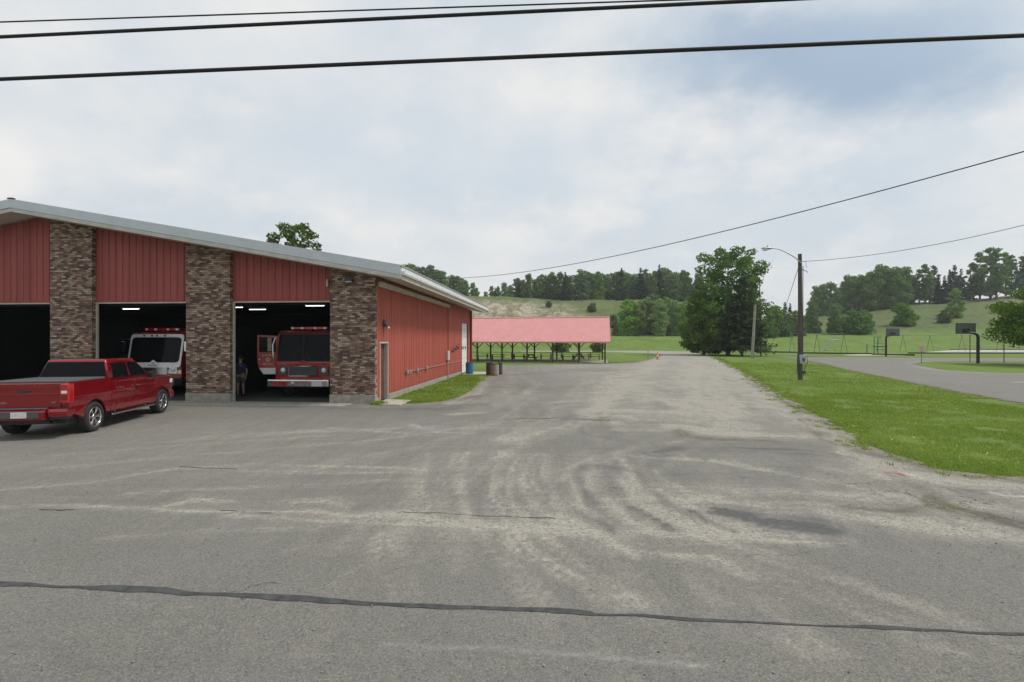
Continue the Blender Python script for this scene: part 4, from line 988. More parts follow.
        m = MB(); m.lathe([(.05, 0), (.05, .008), (.085, .008), (.085, 0)], 16, Md @ Matrix.Translation((-.44, 0, 1.64)) @ Matrix.Rotation(R(90), 4, 'X')); m.build('emblem', M['trim'], d)
        m = MB(); m.lathe([(.001, .02), (.045, .02), (.05, 0)], 12, Md @ Matrix.Translation((-.81, 0, 1.64)) @ Matrix.Rotation(R(90), 4, 'X')); m.build('handle', M['chrome'], d)
        m = MB(); m.tube([(-W - .01, .02, 2.62), (-W - .06, -.1, 2.3), (-W - .05, -.08, 1.7)], .03, 6); m.build('grab_rail', M['chrome'], t)
    return t
fire_engine(0, -3.83, 1.75)
fire_engine(1, -10.9, 1.85)

# ------------------------------------------------------------------ person in the right-hand bay
def skin_obj(name, verts, edges, radii, mat, parent, root=0, lev=2):
    me = bpy.data.meshes.new(name); me.from_pydata(verts, edges, []); me.materials.append(mat)
    o = link(name, me, parent)
    md = o.modifiers.new('Skin', 'SKIN'); md.use_smooth_shade = True
    sv = me.skin_vertices[0].data
    for i, r_ in enumerate(radii):
        sv[i].radius = (r_, r_) if not isinstance(r_, tuple) else r_; sv[i].use_root = (i == root)
    sb = o.modifiers.new('Sub', 'SUBSURF'); sb.levels = lev; sb.render_levels = lev
    return o
def person():
    wx, wy = px2w(240.5, 396.5)
    t = thing('person', 'person in navy t-shirt and grey shorts standing in shadow beside the open cab door', 'person', (wx, wy, .03), ANG + R(8))
    V = [(0, 0, .95), (0, 0, 1.12), (0, .0, 1.32), (0, 0, 1.47), (0, -.01, 1.55), (0, -.02, 1.64), (0, -.02, 1.74)]
    E = [(0, 1), (1, 2), (2, 3), (3, 4), (4, 5), (5, 6)]; Rr = [(.16, .12), (.15, .115), (.17, .12), (.09, .07), .055, (.082, .095), (.06, .07)]
    def add(v, r_, p): V.append(v); Rr.append(r_); E.append((p, len(V) - 1)); return len(V) - 1
    for s in (-1, 1):
        h = add((s * .10, 0, .88), .095, 0); k = add((s * .115, -.01, .50), .06, h); c = add((s * .12, .0, .33), .055, k); a = add((s * .12, .02, .10), .036, c)
        f = add((s * .125, -.05, .045), .04, a); add((s * .14, -.14, .03), .03, f)
        sh = add((s * .19, 0, 1.40), .06, 2); el = add((s * .265, .03, 1.13), .042, sh); wr = add((s * .27, -.05, .89), .027, el)
        pm = add((s * .265, -.07, .82), .032, wr)
        for q, ln in zip((-.027, -.01, .01, .027), (.065, .08, .075, .06)):
            b = add((s * .262, -.07 + q, .785), .0095, pm); add((s * .25, -.072 + q, .785 - ln), .008, b)
        b = add((s * .25, -.105, .83), .011, pm); add((s * .24, -.118, .79), .009, b)
    body = skin_obj('body', V, E, Rr, M['skin'], t)
    Vs = [(0, 0, .96), (0, 0, 1.12), (0, 0, 1.32), (0, 0, 1.46)]; Es = [(0, 1), (1, 2), (2, 3)]; Rs = [(.175, .14), (.17, .135), (.185, .135), (.10, .085)]
    for s in (-1, 1):
        Vs += [(s * .19, 0, 1.405), (s * .25, .02, 1.22)]; n = len(Vs); Rs += [.075, .07]; Es += [(2, n - 2), (n - 2, n - 1)]
    skin_obj('shirt', Vs, Es, Rs, M['shirt'], body, 1)
    Vs = [(0, 0, .97), (0, 0, .90)]; Es = [(0, 1)]; Rs = [(.17, .135), (.17, .13)]
    for s in (-1, 1):
        Vs += [(s * .105, 0, .82), (s * .12, -.01, .56)]; n = len(Vs); Rs += [.112, .098]; Es += [(1, n - 2), (n - 2, n - 1)]
    skin_obj('shorts', Vs, Es, Rs, M['shorts'], body, 0)
    m = MB(); m.lathe([(.001, .115), (.05, .108), (.085, .07), (.098, .01), (.092, -.03)], 20, Matrix.Translation((0, .005, 1.69)) @ Matrix.Diagonal((.92, 1.1, 1.1, 1))); m.build('hair', M['hair'], body)
    m = MB(); m.prism([(-.02, 1.66), (.02, 1.66), (0, 1.71)], -.145, -.10, 'y', .006)
    for s in (-1, 1): m.bbox(s * .095 - .012, s * .095 + .012, -.03, .02, 1.65, 1.71, .008)
    m.build('nose_and_ears', M['skin'], body)
    m = MB()
    for s in (-1, 1): m.bbox(s * .035 - .014, s * .035 + .014, -.118, -.09, 1.70, 1.715, .004)
    m.bbox(-.028, .028, -.112, -.09, 1.625, 1.635, .003); m.build('eyes_and_mouth', M['hair'], body)
    for s in (-1, 1):
        m = MB(); m.bbox(s * .13 - .05, s * .13 + .05, -.19, .08, 0, .085, .03); m.build('shoe', M['black'], body)
    MB().bbox(.03, .13, -.142, -.13, 1.36, 1.38, .003).build('shirt_print', M['plate'], body)
person()

# ------------------------------------------------------------------ picnic pavilion
def pavilion():
    PA = R(-9.5); ox, oy = px2w(605, 363.2)
    t = thing('picnic_pavilion', 'long open picnic shelter with a faded pink metal roof on dark timber posts', 'pavilion', (ox, oy, 0), PA)
    SPN, NB, D = 2.95, 7, 8.6; Ht = 2.45; LEN = SPN * NB
    pad_ = MB().bbox(-LEN - .5, .4, -.35, D + .4, -.1, .06, .015).build('slab', M['concrete'], t)
    eave = 2.42; ridge = 5.40; yo = -.7; mid = D / 2
    def z_at(y): return eave + (ridge - eave) * (y - yo) / (mid - yo)
    m = MB()
    for y0, y1, sg in ((yo, mid, 1), (mid, D - yo, -1)):
        xs_ = np.arange(-LEN - .9, .62, .23); vs_ = []; fs_ = []
        za, zb = (eave, ridge) if sg > 0 else (ridge, eave)
        for i, x in enumerate(xs_):
            for dx, dz in ((0, 0), (.17, 0), (.185, .022), (.215, .022)):
                if x + dx > .6: continue
                vs_ += [(x + dx, y0, za + dz), (x + dx, y1, zb + dz)]
        n = len(vs_) // 2
        for i in range(n - 1): fs_.append((2 * i, 2 * i + 2, 2 * i + 3, 2 * i + 1))
        m.add(vs_, fs_)
    m.prism([(yo + .02, eave - .06), (mid, ridge - .06), (D - yo - .02, eave - .06), (D - yo - .02, eave - .005), (mid, ridge - .005), (yo + .02, eave - .005)], -LEN - .88, .58, 'x')
    rf = m.build('roof', M['pink'], t)
    m = MB()
    for x in (.59, -LEN - .92): m.prism([(yo, eave - .2), (mid, ridge - .2), (D - yo, eave - .2), (D - yo, eave + .02), (mid, ridge + .02), (yo, eave + .02)], x, x + .03, 'x')
    m.box(-LEN - .9, .6, yo - .03, yo - .002, eave - .14, eave + .01); m.box(-LEN - .92, .6, D - yo + .002, D - yo + .03, eave - .14, eave + .01); m.build('fascia', M['pink'], rf)
    MB().prism([(mid - .15, ridge - .02), (mid, ridge + .06), (mid + .15, ridge - .02)], -LEN - .9, .6, 'x').build('ridge_cap', M['pink'], rf)
    for y in (0, D):
        for k in range(NB + 1):
            x = -k * SPN if y == 0 else -k * SPN - .2
            s_ = .09
            p = MB().bbox(x - s_, x + s_, y - s_, y + s_, .06, eave + .1, .008).build('post', M['postwood'], t)
            m = MB()
            for sg in (-1, 1):
                if (k == 0 and sg == 1) or (k == NB and sg == -1): continue
                m.add([(x + sg * .08, y - .04, 1.75), (x + sg * .08, y + .04, 1.75), (x + sg * .08, y + .04, 1.62), (x + sg * .08, y - .04, 1.62),
                       (x + sg * .75, y - .04, eave), (x + sg * .75, y + .04, eave), (x + sg * .88, y + .04, eave), (x + sg * .88, y - .04, eave)],
                      [(0, 1, 5, 4), (1, 2, 6, 5), (2, 3, 7, 6), (3, 0, 4, 7), (0, 3, 2, 1), (4, 5, 6, 7)])
            m.build('brace', M['postwood'], p)
    m = MB()
    for y in (0, D): m.box(-LEN - .6, .55, y - .06, y + .06, eave - .08, eave + .14)
    m.build('beam', M['postwood'], t)
    m = MB()
    for k in range(NB + 1):
        x = -k * SPN; m.box(x - .04, x + .04, .1, D - .1, eave + .16, eave + .3); m.box(x - .04, x + .04, mid - .06, mid + .06, eave + .3, ridge - .1)
        for s in (1, -1): m.tube([(x, mid, eave + .25), (x, mid + s * 2.4, z_at(mid - 2.4) - .2)], .05, 4)
    m.build('truss', M['postwood'], t)
    m = MB(); m.tube([(-LEN - .3, D + .1, 1.0), (.1, D + .1, 1.0)], .03, 6); m.build('rear_rail', M['postwood'], t)
    return t
pv = pavilion()
def picnic_table():
    t = thing('picnic_table', 'weathered timber picnic table', 'picnic table', (0, 0, 0), 0, 'picnic tables under the pink-roofed shelter')
    m = MB()
    for k in range(5): m.bbox(-.95, .95, -.36 + k * .146, -.36 + k * .146 + .138, .73, .77, .006)
    m.build('tabletop', M['tablewood'], t)
    for s in (-1, 1):
        m = MB()
        for k in range(2): y = s * .72 - .14 + k * .145; m.bbox(-.95, .95, y, y + .138, .43, .47, .006)
        m.build('bench', M['tablewood'], t)
    for x in (-.65, .65):
        m = MB()
        for s in (-1, 1): m.tube([(x, s * .72, 0.0), (x, s * .22, .73)], .05, 4, smooth=False)
        m.box(x - .03, x + .03, -.84, .84, .36, .43); m.box(x - .03, x + .03, -.36, .36, .66, .73); m.build('leg_frame', M['postwood'], t)
    return t
pt = picnic_table(); first = True
spots = [(482.5, 359.3, 'leftmost picnic table in the front row, beside the blue barrel end'), (497.5, 360.2, 'picnic table in the front row behind the cluster of trash cans'), (519, 359.6, 'front-row picnic table just left of the third front post'), (531, 360.4, 'front-row picnic table just right of the third front post'), (546, 359.2, 'picnic table near the middle of the shelter, front row'),
         (568, 360.0, 'picnic table right of the shelter middle, front row'), (579, 359.0, 'front-row picnic table second from the right end'), (594, 360.0, 'rightmost picnic table in the front row by the corner post'),
         (507, 357.9, 'rear-row picnic table at the left of the shelter'), (557, 357.9, 'rear-row picnic table in the middle of the shelter'), (586, 357.9, 'rear-row picnic table near the right end of the shelter')]
for i, (a, b, lab) in enumerate(spots):
    x, y = px2w(a, b + .1, .06)
    if i == 0: pt.location = (x, y, .06); pt.rotation_euler = (0, 0, ANG); pt['label'] = lab
    else: copy_thing(pt, lab, (x, y, .06), ANG + random.uniform(-.08, .08) + (R(90) if i in (3, 6) else 0))

# ------------------------------------------------------------------ bins, cone
def barrel(name, label, cat, px, py, h, r, mat, bands=3, lid=False):
    x, y = px2w(px, py); t = thing(name, label, cat, (x, y, .012))
    pr = [(.001, 0), (r * .96, 0), (r, .02)]
    for k in range(bands): z = h * (k + 1) / (bands + 1); pr += [(r, z - .03), (r * 1.035, z), (r, z + .03)]
    pr += [(r, h - .02), (r * 1.04, h), (r * .98, h), (r * .96, h - .05), (r * .93, .1), (.001, .08)]
    MB().lathe(pr, 28).build('drum', mat, t)
    MB().lathe([(r * 1.0, h - .02), (r * 1.05, h - .005), (r * 1.05, h + .015), (r * .96, h + .015)], 28).build('rim', M['black'] if mat != M['blue'] else mat, t)
    return t
barrel('trash_barrel', 'blue plastic barrel standing at the rear corner of the red building', 'barrel', 469.5, 374.2, .86, .29, M['blue'])
barrel('trash_barrel', 'dark brown drum behind the tan one, left of the cluster', 'barrel', 489.5, 374.9, .86, .25, M['brown'])
barrel('trash_barrel', 'tan trash drum in the middle of the three by the lot edge', 'barrel', 495.2, 375.8, .84, .27, M['tan'])
barrel('trash_barrel', 'narrow dark drum on the right of the tan one', 'barrel', 500.2, 374.6, .84, .17, M['greyd'])
x, y = px2w(657.5, 359.2); t = thing('traffic_cone', 'tall orange traffic cone at the bend of the gravel lane', 'traffic cone', (x, y, .012))
MB().bbox(-.2, .2, -.2, .2, 0, .05, .02).build('base', M['black'], t)
MB().lathe([(.15, .05), (.14, .1), (.05, .98), (.035, 1.0), (.001, 1.0)], 20).build('cone_body', M['orange'], t)
MB().lathe([(.109, .42), (.111, .43), (.095, .58), (.093, .58)], 20).build('reflective_band', M['white'], t)
x, y = px2w(648, 359.2); t = thing('marker_stake', 'thin grey stake standing just left of the orange cone', 'stake', (x, y, 0))
MB().tube([(0, 0, 0), (0, 0, 1.15)], .025, 6).build('stake', M['postwood'], t); MB().bbox(-.05, .05, -.012, .012, .98, 1.12, .006).build('tag_plate', M['greyd'], t)

# ------------------------------------------------------------------ utility poles and cables
def lamp_pole():
    x, y = px2w(800.2, 380); t = thing('street_lamp', 'brown timber pole with curved lamp arm and grey meter box on the grass verge', 'street lamp', (x, y, 0)); H = zat(254, y)
    MB().tube([(0, 0, -.2), (0, 0, H * .5), (-.02, 0, H)], [.15, .135, .115], 14).build('pole', M['polewood'], t)
    pts_ = [(0, -.1, 7.5), (-.4, -.12, 7.83), (-.9, -.12, 8.13), (-1.4, -.12, 8.36), (-1.8, -.12, 8.43), (-2.05, -.12, 8.42)]
    MB().tube(pts_, .035, 8).build('lamp_arm', M['steel'], t)
    m = MB(); m.bm(_ell((.36, .15, .09), (-2.2, -.12, 8.42)), None, True); h = m.build('lamp_head', M['steel'], t)
    m = MB(); m.bm(_ell((.2, .12, .1), (-2.3, -.12, 8.35)), None, True); m.build('lamp_lens', M['lamp_clear'], h)
    MB().tube([(-2.15, -.12, 8.49), (-2.15, -.12, 8.6)], .03, 8).build('photocell', M['greyd'], h)
    m = MB(); m.bbox(-.16, .24, -.3, -.13, 1.05, 1.62, .02); b = m.build('meter_box', M['steel'], t)
    MB().bbox(-.04, .13, -.315, -.298, 1.2, 1.42, .006).build('meter_dial', M['greyd'], b)
    m = MB(); m.tube([(-.2, -.1, .35), (-.26, -.12, .7), (-.24, -.12, 1.4), (-.2, -.1, 1.75)], .03, 6); m.tube([(.22, -.15, 1.6), (.36, -.15, 1.5), (.38, -.15, 1.1), (.2, -.14, .8), (.17, -.1, .3)], .02, 6)
    m.tube([(.12, -.1, 1.6), (.12, -.1, 7.3)], .022, 6); m.bbox(-.28, -.12, -.24, -.1, 1.0, 1.3, .02); m.bbox(.1, .26, -.22, -.1, .42, .6, .02); m.build('conduit', M['greyd'], t)
    m = MB(); m.tube([(.1, 0, 7.1), (.45, 0, 6.95), (.45, 0, 6.85)], .02, 6); m.tube([(.0, 0, 7.6), (.35, 0, 7.62), (.4, 0, 7.2)], .012, 6); m.build('insulator_bracket', M['greyd'], t)
    return x, y, H
def _ell(r, c):
    bm = bmesh.new(); bmesh.ops.create_uvsphere(bm, u_segments=16, v_segments=10, radius=1)
    for v in bm.verts: v.co = Vector((v.co.x * r[0] + c[0], v.co.y * r[1] + c[1], v.co.z * r[2] + c[2]))
    return bm
LPX, LPY, LPH = lamp_pole()
x, y = px2w(751.8, 358.6); H = zat(305, y)
t = thing('utility_pole', 'short weathered grey pole leaning right beside the spruce', 'utility pole', (x, y, 0))
MB().tube([(0, 0, -.2), (.5, 0, H)], [.2, .15], 12).build('pole', M['polegrey'], t)
MB().tube([(.32, .2, -.1), (.52, .05, H * .98)], [.10, .08], 10).build('brace_pole', M['polewood'], t)  # added dark pole imitates the shaded right side of the grey one
x, y = px2w(761, 356.3); H = zat(277, y); PX2 = (x, y, H)
t = thing('utility_pole', 'slender dark pole with a short crossarm close to the spruce', 'utility pole', (x, y, 0))
MB().tube([(0, 0, -.2), (-.25, 0, H)], [.11, .07], 10).build('pole', M['polewood'], t)
MB().bbox(-.45, .4, -.06, .06, H - .55, H - .45, .01).build('crossarm', M['polewood'], t)
for dx in (-.4, .35): MB().lathe([(.001, .16), (.05, .14), (.03, .09), (.05, .05), (.02, 0)], 10, Matrix.Translation((dx, 0, H - .42))).build('insulator', M['greyd'], t)

def wire(label, pts, r, sag=0, n=24, name='overhead_cable'):
    a, b = Vector(pts[0]), Vector(pts[-1]); P = []
    for i in range(n + 1):
        u = i / n; p = a.lerp(b, u); p.z -= sag * 4 * u * (1 - u); P.append(p)
    o = MB().tube(P, r, 8).build(name, M['cable']); return tag(o, label, 'cable')
def ext(a, b, k0, k1): a = Vector(a); b = Vector(b); return [a + (b - a) * k0, a + (b - a) * k1]
wire('thickest black cable, lowest of the three crossing the top of the view', ext((-8.8, 8.8, 7.0), (7.54, 7.54, 7.0), -1.2, 2.2), .032)
A = (-9.26, 9.26, 8.0); B = (4.15, 8.26, 8.0)
wire('middle cable of the three crossing the top of the view', ext(A, B, -1.2, 2.6), .030)
A = (-9.31, 9.31, 8.3); B = (2.35, 8.73, 8.3)
wire('thin uppermost cable of the three crossing the top of the view', ext(A, B, -1.2, 2.6), .013)
wire('long thin wire rising from behind the station roof to the upper right', [(-14.0, 71.0, 11.39), (27.8, -.5, 10.96)], .022, 2.856, 60)
def P3(px, py, d): return ((px - 512) * d / 512, d, zat(py, d))
wire('thin wire from the lamp pole top rising to the right', [(LPX + .1, LPY, zat(261.5, LPY)), P3(1250, 158, 19)], .014, .75, 30)
wire('thin wire slanting down from the lamp pole towards the playground', [(LPX, LPY, zat(262, LPY)), P3(769, 352, 90)], .018, .3, name='guy_wire')
wire('slack service wire from the short leaning pole', [P3(755.5, 306, 73.5), P3(764, 322, 80)], .05, .5, name='service_wire')

# ------------------------------------------------------------------ trees
def leaf_quads(Pc, size, nrm_bias, rg, flat=.0, wide=.72):
    n = len(Pc); d = rg.normal(size=(n, 3)); d = d + nrm_bias; d /= np.linalg.norm(d, axis=1)[:, None] + 1e-9
    a = np.cross(d, rg.normal(size=(n, 3))); a /= np.linalg.norm(a, axis=1)[:, None] + 1e-9; b = np.cross(d, a)
    s = (size * rg.uniform(.6, 1.3, n))[:, None] * .5
    V = np.stack([Pc - a * s, Pc - b * s * wide, Pc + a * s, Pc + b * s * wide], 1).reshape(-1, 3)
    return V, np.arange(4 * n).reshape(n, 4)
def decid_mesh(seed, H, Rr, nl, ls, base=.22, k=26, mat='leaf_a', top=1.0, bark='bark', airy=1.0, squat=1.0, trunk_r=None):
    """returns (trunk mesh, crown mesh)"""
    rg = np.random.default_rng(seed); rd = random.Random(seed)
    z0 = H * base; hc = (H - z0) / 2; zc = z0 + hc
    cs = []; tries = 0
    while len(cs) < k:
        tries += 1
        h = (len(cs) + rg.random()) / k; an = len(cs) * 2.4 + rg.uniform(-.5, .5)
        prof = min(1, .62 + h * 1.3) * math.sqrt(max(.02, 1 - max(0, (h - .38) / .66) ** 2)) * (1 if h < .6 else top ** ((h - .6) * 2.0))
        rr_ = rg.random() ** .5 * .74 * Rr * prof
        cs.append((rr_ * math.cos(an), rr_ * math.sin(an), zc + (h * 2 - 1) * hc * .86, rg.uniform(.26, .44) * Rr * airy * (1.12 - .42 * h)))
    w = np.array([c[3] ** 2 for c in cs]); w /= w.sum(); Vs = []; bias = []
    for c, ww in zip(cs, w):
        n = max(12, int(nl * ww)); d = rg.normal(size=(n, 3)); d /= np.linalg.norm(d, axis=1)[:, None]
        d *= (rg.uniform(.35, 1.12, n) ** .6)[:, None] * (1 + .22 * np.sin(d[:, 0:1] * 5 + c[0]) * np.cos(d[:, 2:3] * 6 + c[1]))
        q = np.array(c[:3]) + d * c[3] * np.array([1.15, 1.15, .78 * squat]); Vs.append(q); bias.append(d * .9 + [0, 0, .25])
    V, F = leaf_quads(np.concatenate(Vs), ls, np.concatenate(bias), rg)
    V[:, 2] = np.maximum(V[:, 2], .1)
    crown = np_mesh('crown', V, F, M[mat])
    tr = trunk_r or H * .018; m = MB(); lean = rd.uniform(-.3, .3)
    zt = H * .8; tp = lambda z: Vector((lean * (z / H) ** 2, lean * .5 * (z / H), z))
    m.tube([tp(z) for z in np.linspace(-.4, zt, 8)], [tr * (1.3 if i == 0 else 1) * (1 - .82 * i / 7) for i in range(8)], 9)
    for c in sorted(cs, key=lambda c: -c[3])[:16]:
        zs = max(z0 * .75, c[2] - math.hypot(c[0], c[1]) * .8 - 1); a = tp(min(zs, zt)); b = Vector(c[:3]); mid_ = a.lerp(b, .5) + Vector((0, 0, -.06 * (b - a).length))
        rr = tr * .42 * (1 - .5 * zs / H); m.tube([a, mid_, b], [rr, rr * .6, rr * .2], 6)
    me = bpy.data.meshes.new('trunk'); me.from_pydata(m.v, [], m.f); me.update(); me.materials.append(M[bark]); me.polygons.foreach_set('use_smooth', [True] * len(m.f))
    return me, crown
def conifer_mesh(seed, H, Rr, nl, ls, base=.08, mat='needle', droop=.25, levels=26, ragged=.25, power=.85):
    rg = np.random.default_rng(seed); P = []; B = []; m = MB(); tr = H * .016
    m.tube([(0, 0, z) for z in np.linspace(-.4, H * .98, 7)], [tr * (1 - .93 * i / 6) for i in range(7)], 8)
    tot = 0; br = []
    for i in range(levels):
        h = base + (1 - base) * (i / levels) ** .9; rad = Rr * (1 - (h - base) / (1 - base)) ** power + .12
        for q in range(max(5, int(13 * (1 - h) + 4))):
            a = rg.uniform(0, 2 * math.pi); L = rad * rg.uniform(1 - ragged, 1.08); br.append((h * H + rg.uniform(-.3, .3), a, L)); tot += L
    for z, a, L in br:
        n = max(6, int(nl * L / tot)); t_ = rg.uniform(.08, 1, n) ** .75; ca, sa = math.cos(a), math.sin(a)
        side = rg.normal(0, 1, n) * .16 * L * (1.15 - t_) + rg.normal(0, .05, n); dz = -droop * L * t_ ** 1.2 + .12 * L * t_ ** 3 + rg.normal(0, .07, n) * (1 + L * .2) - np.abs(rg.normal(0, .12, n)) * L * .25
        x = t_ * L; P.append(np.stack([ca * x - sa * side, sa * x + ca * side, z + dz], 1)); B.append(np.tile([ca * .5, sa * .5, 1.2], (n, 1)))
        m.tube([(0, 0, z), (ca * L * .5, sa * L * .5, z - droop * L * .4), (ca * L * .9, sa * L * .9, z - droop * L * .75)], [tr * .22, tr * .12, tr * .04], 4)
    V, F = leaf_quads(np.concatenate(P), ls, np.concatenate(B), rg, wide=.5)
    crown = np_mesh('crown', V, F, M[mat])
    me = bpy.data.meshes.new('trunk'); me.from_pydata(m.v, [], m.f); me.update(); me.materials.append(M['bark'])
    return me, crown
def put_tree(name, meshes, label, cat, x, y, s=1.0, rz=None, group=None, sz=None, z=None):
    t = thing(name, label, cat, (x, y, tz(x, y) if z is None else z), random.uniform(0, 6.28) if rz is None else rz, group)
    t.scale = (s, s, s if sz is None else sz); link('trunk', meshes[0], t); link('crown', meshes[1], t); return t

# the big pair by the lane
bx, by = px2w(722, 355); by = 92; bx = (728 - 512) / 512 * by
big = decid_mesh(11, zat(244, 92), 8.2, 34000, .38, .03, 90, 'leaf_a', 1.6, airy=.52)
put_tree('maple_tree', big, 'tall broad deciduous tree rising behind the dark spruce', 'tree', bx, by, 1, 0)
spm = conifer_mesh(5, zat(272, 85), 4.9, 26000, .30, .12, 'needle', .22, 30)
x, y = px2w(742, 356.2); put_tree('spruce_tree', spm, 'dark full spruce in front of the tall tree by the lane', 'tree', x, y, 1, 0)
x = (704 - 512) / 512 * 90; put_tree('maple_tree', decid_mesh(21, 11.5, 4.6, 15000, .40, .0, 34, 'leaf_a', .8, airy=.8), 'lower bushy tree filling the left skirt of the tall tree', 'tree', x, 90, 1, 0)
# tree behind the station roof
x = (296 - 512) / 512 * 55; put_tree('ash_tree', decid_mesh(31, zat(219, 55), 4.2, 14000, .28, .30, 70, 'leaf_a', 1.1, airy=.5), 'single leafy treetop showing above the station roof', 'tree', x, 55, 1, 0)
# low spreading tree at the right edge
x = 52.5; y = 52.0
rt = decid_mesh(41, 9.3, 7.4, 22000, .27, .24, 60, 'leaf_a', .9, squat=.65, trunk_r=.26, airy=.52)
put_tree('crabapple_tree', rt, 'wide low tree reaching in at the right edge by the hoop', 'tree', 1.028 * y + 1.6, y, .92, .6)

FAR = [decid_mesh(100 + i, 16, 4.4, 4000, .66, .02, 24, 'leaf_far', .8) for i in range(5)]
TALL = [decid_mesh(140 + i, 18, 3.5, 2700, .62, .08, 26, 'leaf_far', .6, airy=.78) for i in range(3)]
YNG = [decid_mesh(120 + i, 12, 3.0, 4200, .5, -.02, 22, 'leaf_yg', .7) for i in range(3)]
SPF = [conifer_mesh(130 + i, 15, 3.2, 3600, .8, .05, 'needle_far', .2, 18, .35) for i in range(3)]
BSH = [decid_mesh(150 + i, 4, 2.6, 2600, .4, -.1, 16, 'bushleaf', 1.0) for i in range(2)]
ORD = 'first second third fourth fifth sixth seventh eighth ninth tenth eleventh twelfth thirteenth fourteenth fifteenth sixteenth seventeenth eighteenth nineteenth twentieth'.split()
ORD += ['twenty-' + w for w in ORD[:9]] + ['thirtieth'] + ['thirty-' + w for w in ORD[:9]]
def row(n, px0, px1, d0, d1, top, lib, name, cat, group, labf, H0, jitter=3.0, hv=.1):
    for i in range(n):
        px = px0 + (px1 - px0) * (i + random.uniform(.2, .8)) / n; d = random.uniform(d0, d1); x = (px - 512) / 512 * d; lowz = tz(x, d) - 1.0
        zt_ = zat(top(px) + random.uniform(-jitter, jitter), d); zb = tz(x, d); h = max(4, zt_ - zb) * random.uniform(1 - hv, 1.0)
        ms = lib[i % len(lib)]; s = h / H0; put_tree(name, ms, labf(i, px), cat, x, d, s * random.uniform(.9, 1.12), None, group, s, z=lowz)
ridge = lambda px: float(np.interp(px, [395, 410, 430, 450, 470, 483, 495, 520, 560, 600, 640, 670, 700], [262, 259, 263, 268, 277, 290, 283, 274, 270, 269, 266, 264, 270]))
LR = 'tree in the back line of the ridge, half hidden behind the front ones'
LL = 'tree at the back of the clump beyond the station eave, mostly hidden'
row(13, 392, 482, 262, 290, ridge, FAR, 'ridge_tree', 'tree', 'clump of trees beyond the station eave', lambda i, p: ORD[i] + ' tree from the left in the tall clump beyond the station eave', 16, 2)
row(9, 330, 470, 286, 310, lambda p: ridge(p) + 3, FAR, 'ridge_tree', 'tree', 'clump of trees beyond the station eave', lambda i, p: LL, 16, 2)
row(34, 482, 700, 262, 280, ridge, FAR, 'ridge_tree', 'tree', 'trees lining the ridge', lambda i, p: ORD[i] + ' tree from the left in the front line along the ridge beyond the pink roof', 16, 4)
row(20, 482, 720, 282, 305, lambda p: ridge(p) + 2, TALL, 'ridge_tree', 'tree', 'trees lining the ridge', lambda i, p: LR, 18, 3)
row(9, 486, 700, 258, 285, lambda p: ridge(p) - 1, SPF, 'ridge_spruce', 'tree', 'pointed conifers among the ridge trees', lambda i, p: ORD[i] + ' pointed conifer from the left among the broadleaf trees on the ridge', 15, 3)
row(12, 622, 690, 176, 196, lambda p: float(np.interp(p, [620, 640, 660, 690], [297, 291, 291, 293])), YNG, 'young_tree', 'tree', 'bright green young trees left of the big tree', lambda i, p: ORD[i] + ' bright green young tree from the left beside the tall tree', 12, 3)
# right of the big tree
row(9, 765, 812, 185, 205, lambda p: float(np.interp(p, [765, 780, 790, 812], [306, 302, 305, 312])), YNG, 'young_tree', 'tree', 'light green thicket right of the spruce', lambda i, p: ORD[i] + ' light green tree right of the spruce, counted from the left', 12, 4)
row(2, 778, 796, 215, 222, lambda p: 296, SPF, 'spruce_tree', 'tree', 'pair of distant spruces seen left of the lamp pole', lambda i, p: ('left' if i == 0 else 'right') + ' one of two distant pointed spruces left of the lamp pole', 15, 2)
row(4, 806, 880, 182, 190, lambda p: float(np.interp(p, [806, 830, 850, 880], [297, 298, 303, 308])), FAR, 'orchard_tree', 'tree', 'dark rounded trees behind the swings', lambda i, p: ORD[i] + ' dark round-topped tree from the left behind the swings', 16, 3)
row(15, 814, 914, 246, 262, lambda p: float(np.interp(p, [815, 825, 840, 850, 862, 880, 890, 905, 920], [285, 277, 284, 270, 268, 260, 258, 264, 275])), FAR, 'hillside_tree', 'tree', 'tall broadleaf trees on the slope right of the lamp pole', lambda i, p: ORD[i] + ' tall broadleaf tree from the left on the slope right of the lamp pole', 16, 2)
row(4, 918, 936, 250, 262, lambda p: float(np.interp(p, [918, 925, 938], [268, 258, 266])), TALL, 'hillside_tree', 'tree', 'slim airy trees on the hill', lambda i, p: ORD[i] + ' slim airy tree from the left before the hill spruces', 18, 3)
row(6, 934, 972, 248, 265, lambda p: float(np.interp(p, [934, 945, 955, 972], [275, 268, 264, 272])), SPF, 'spruce_tree', 'tree', 'dark spruces on top of the grassy hill', lambda i, p: ORD[i] + ' dark spruce from the left on top of the grassy hill', 15, 3)
row(11, 968, 1060, 246, 270, lambda p: float(np.interp(p, [966, 980, 992, 1010, 1060], [262, 244, 240, 250, 246])), TALL, 'hilltop_tree', 'tree', 'tall airy trees on the hilltop at the right edge', lambda i, p: ORD[i] + ' tall loose-crowned tree from the left on the hilltop at right', 18, 4)
xx = (955 - 512) / 512 * 202; put_tree('young_tree', YNG[1], 'lone bushy tree halfway up the grassy hill', 'tree', xx, 202, 1.05)
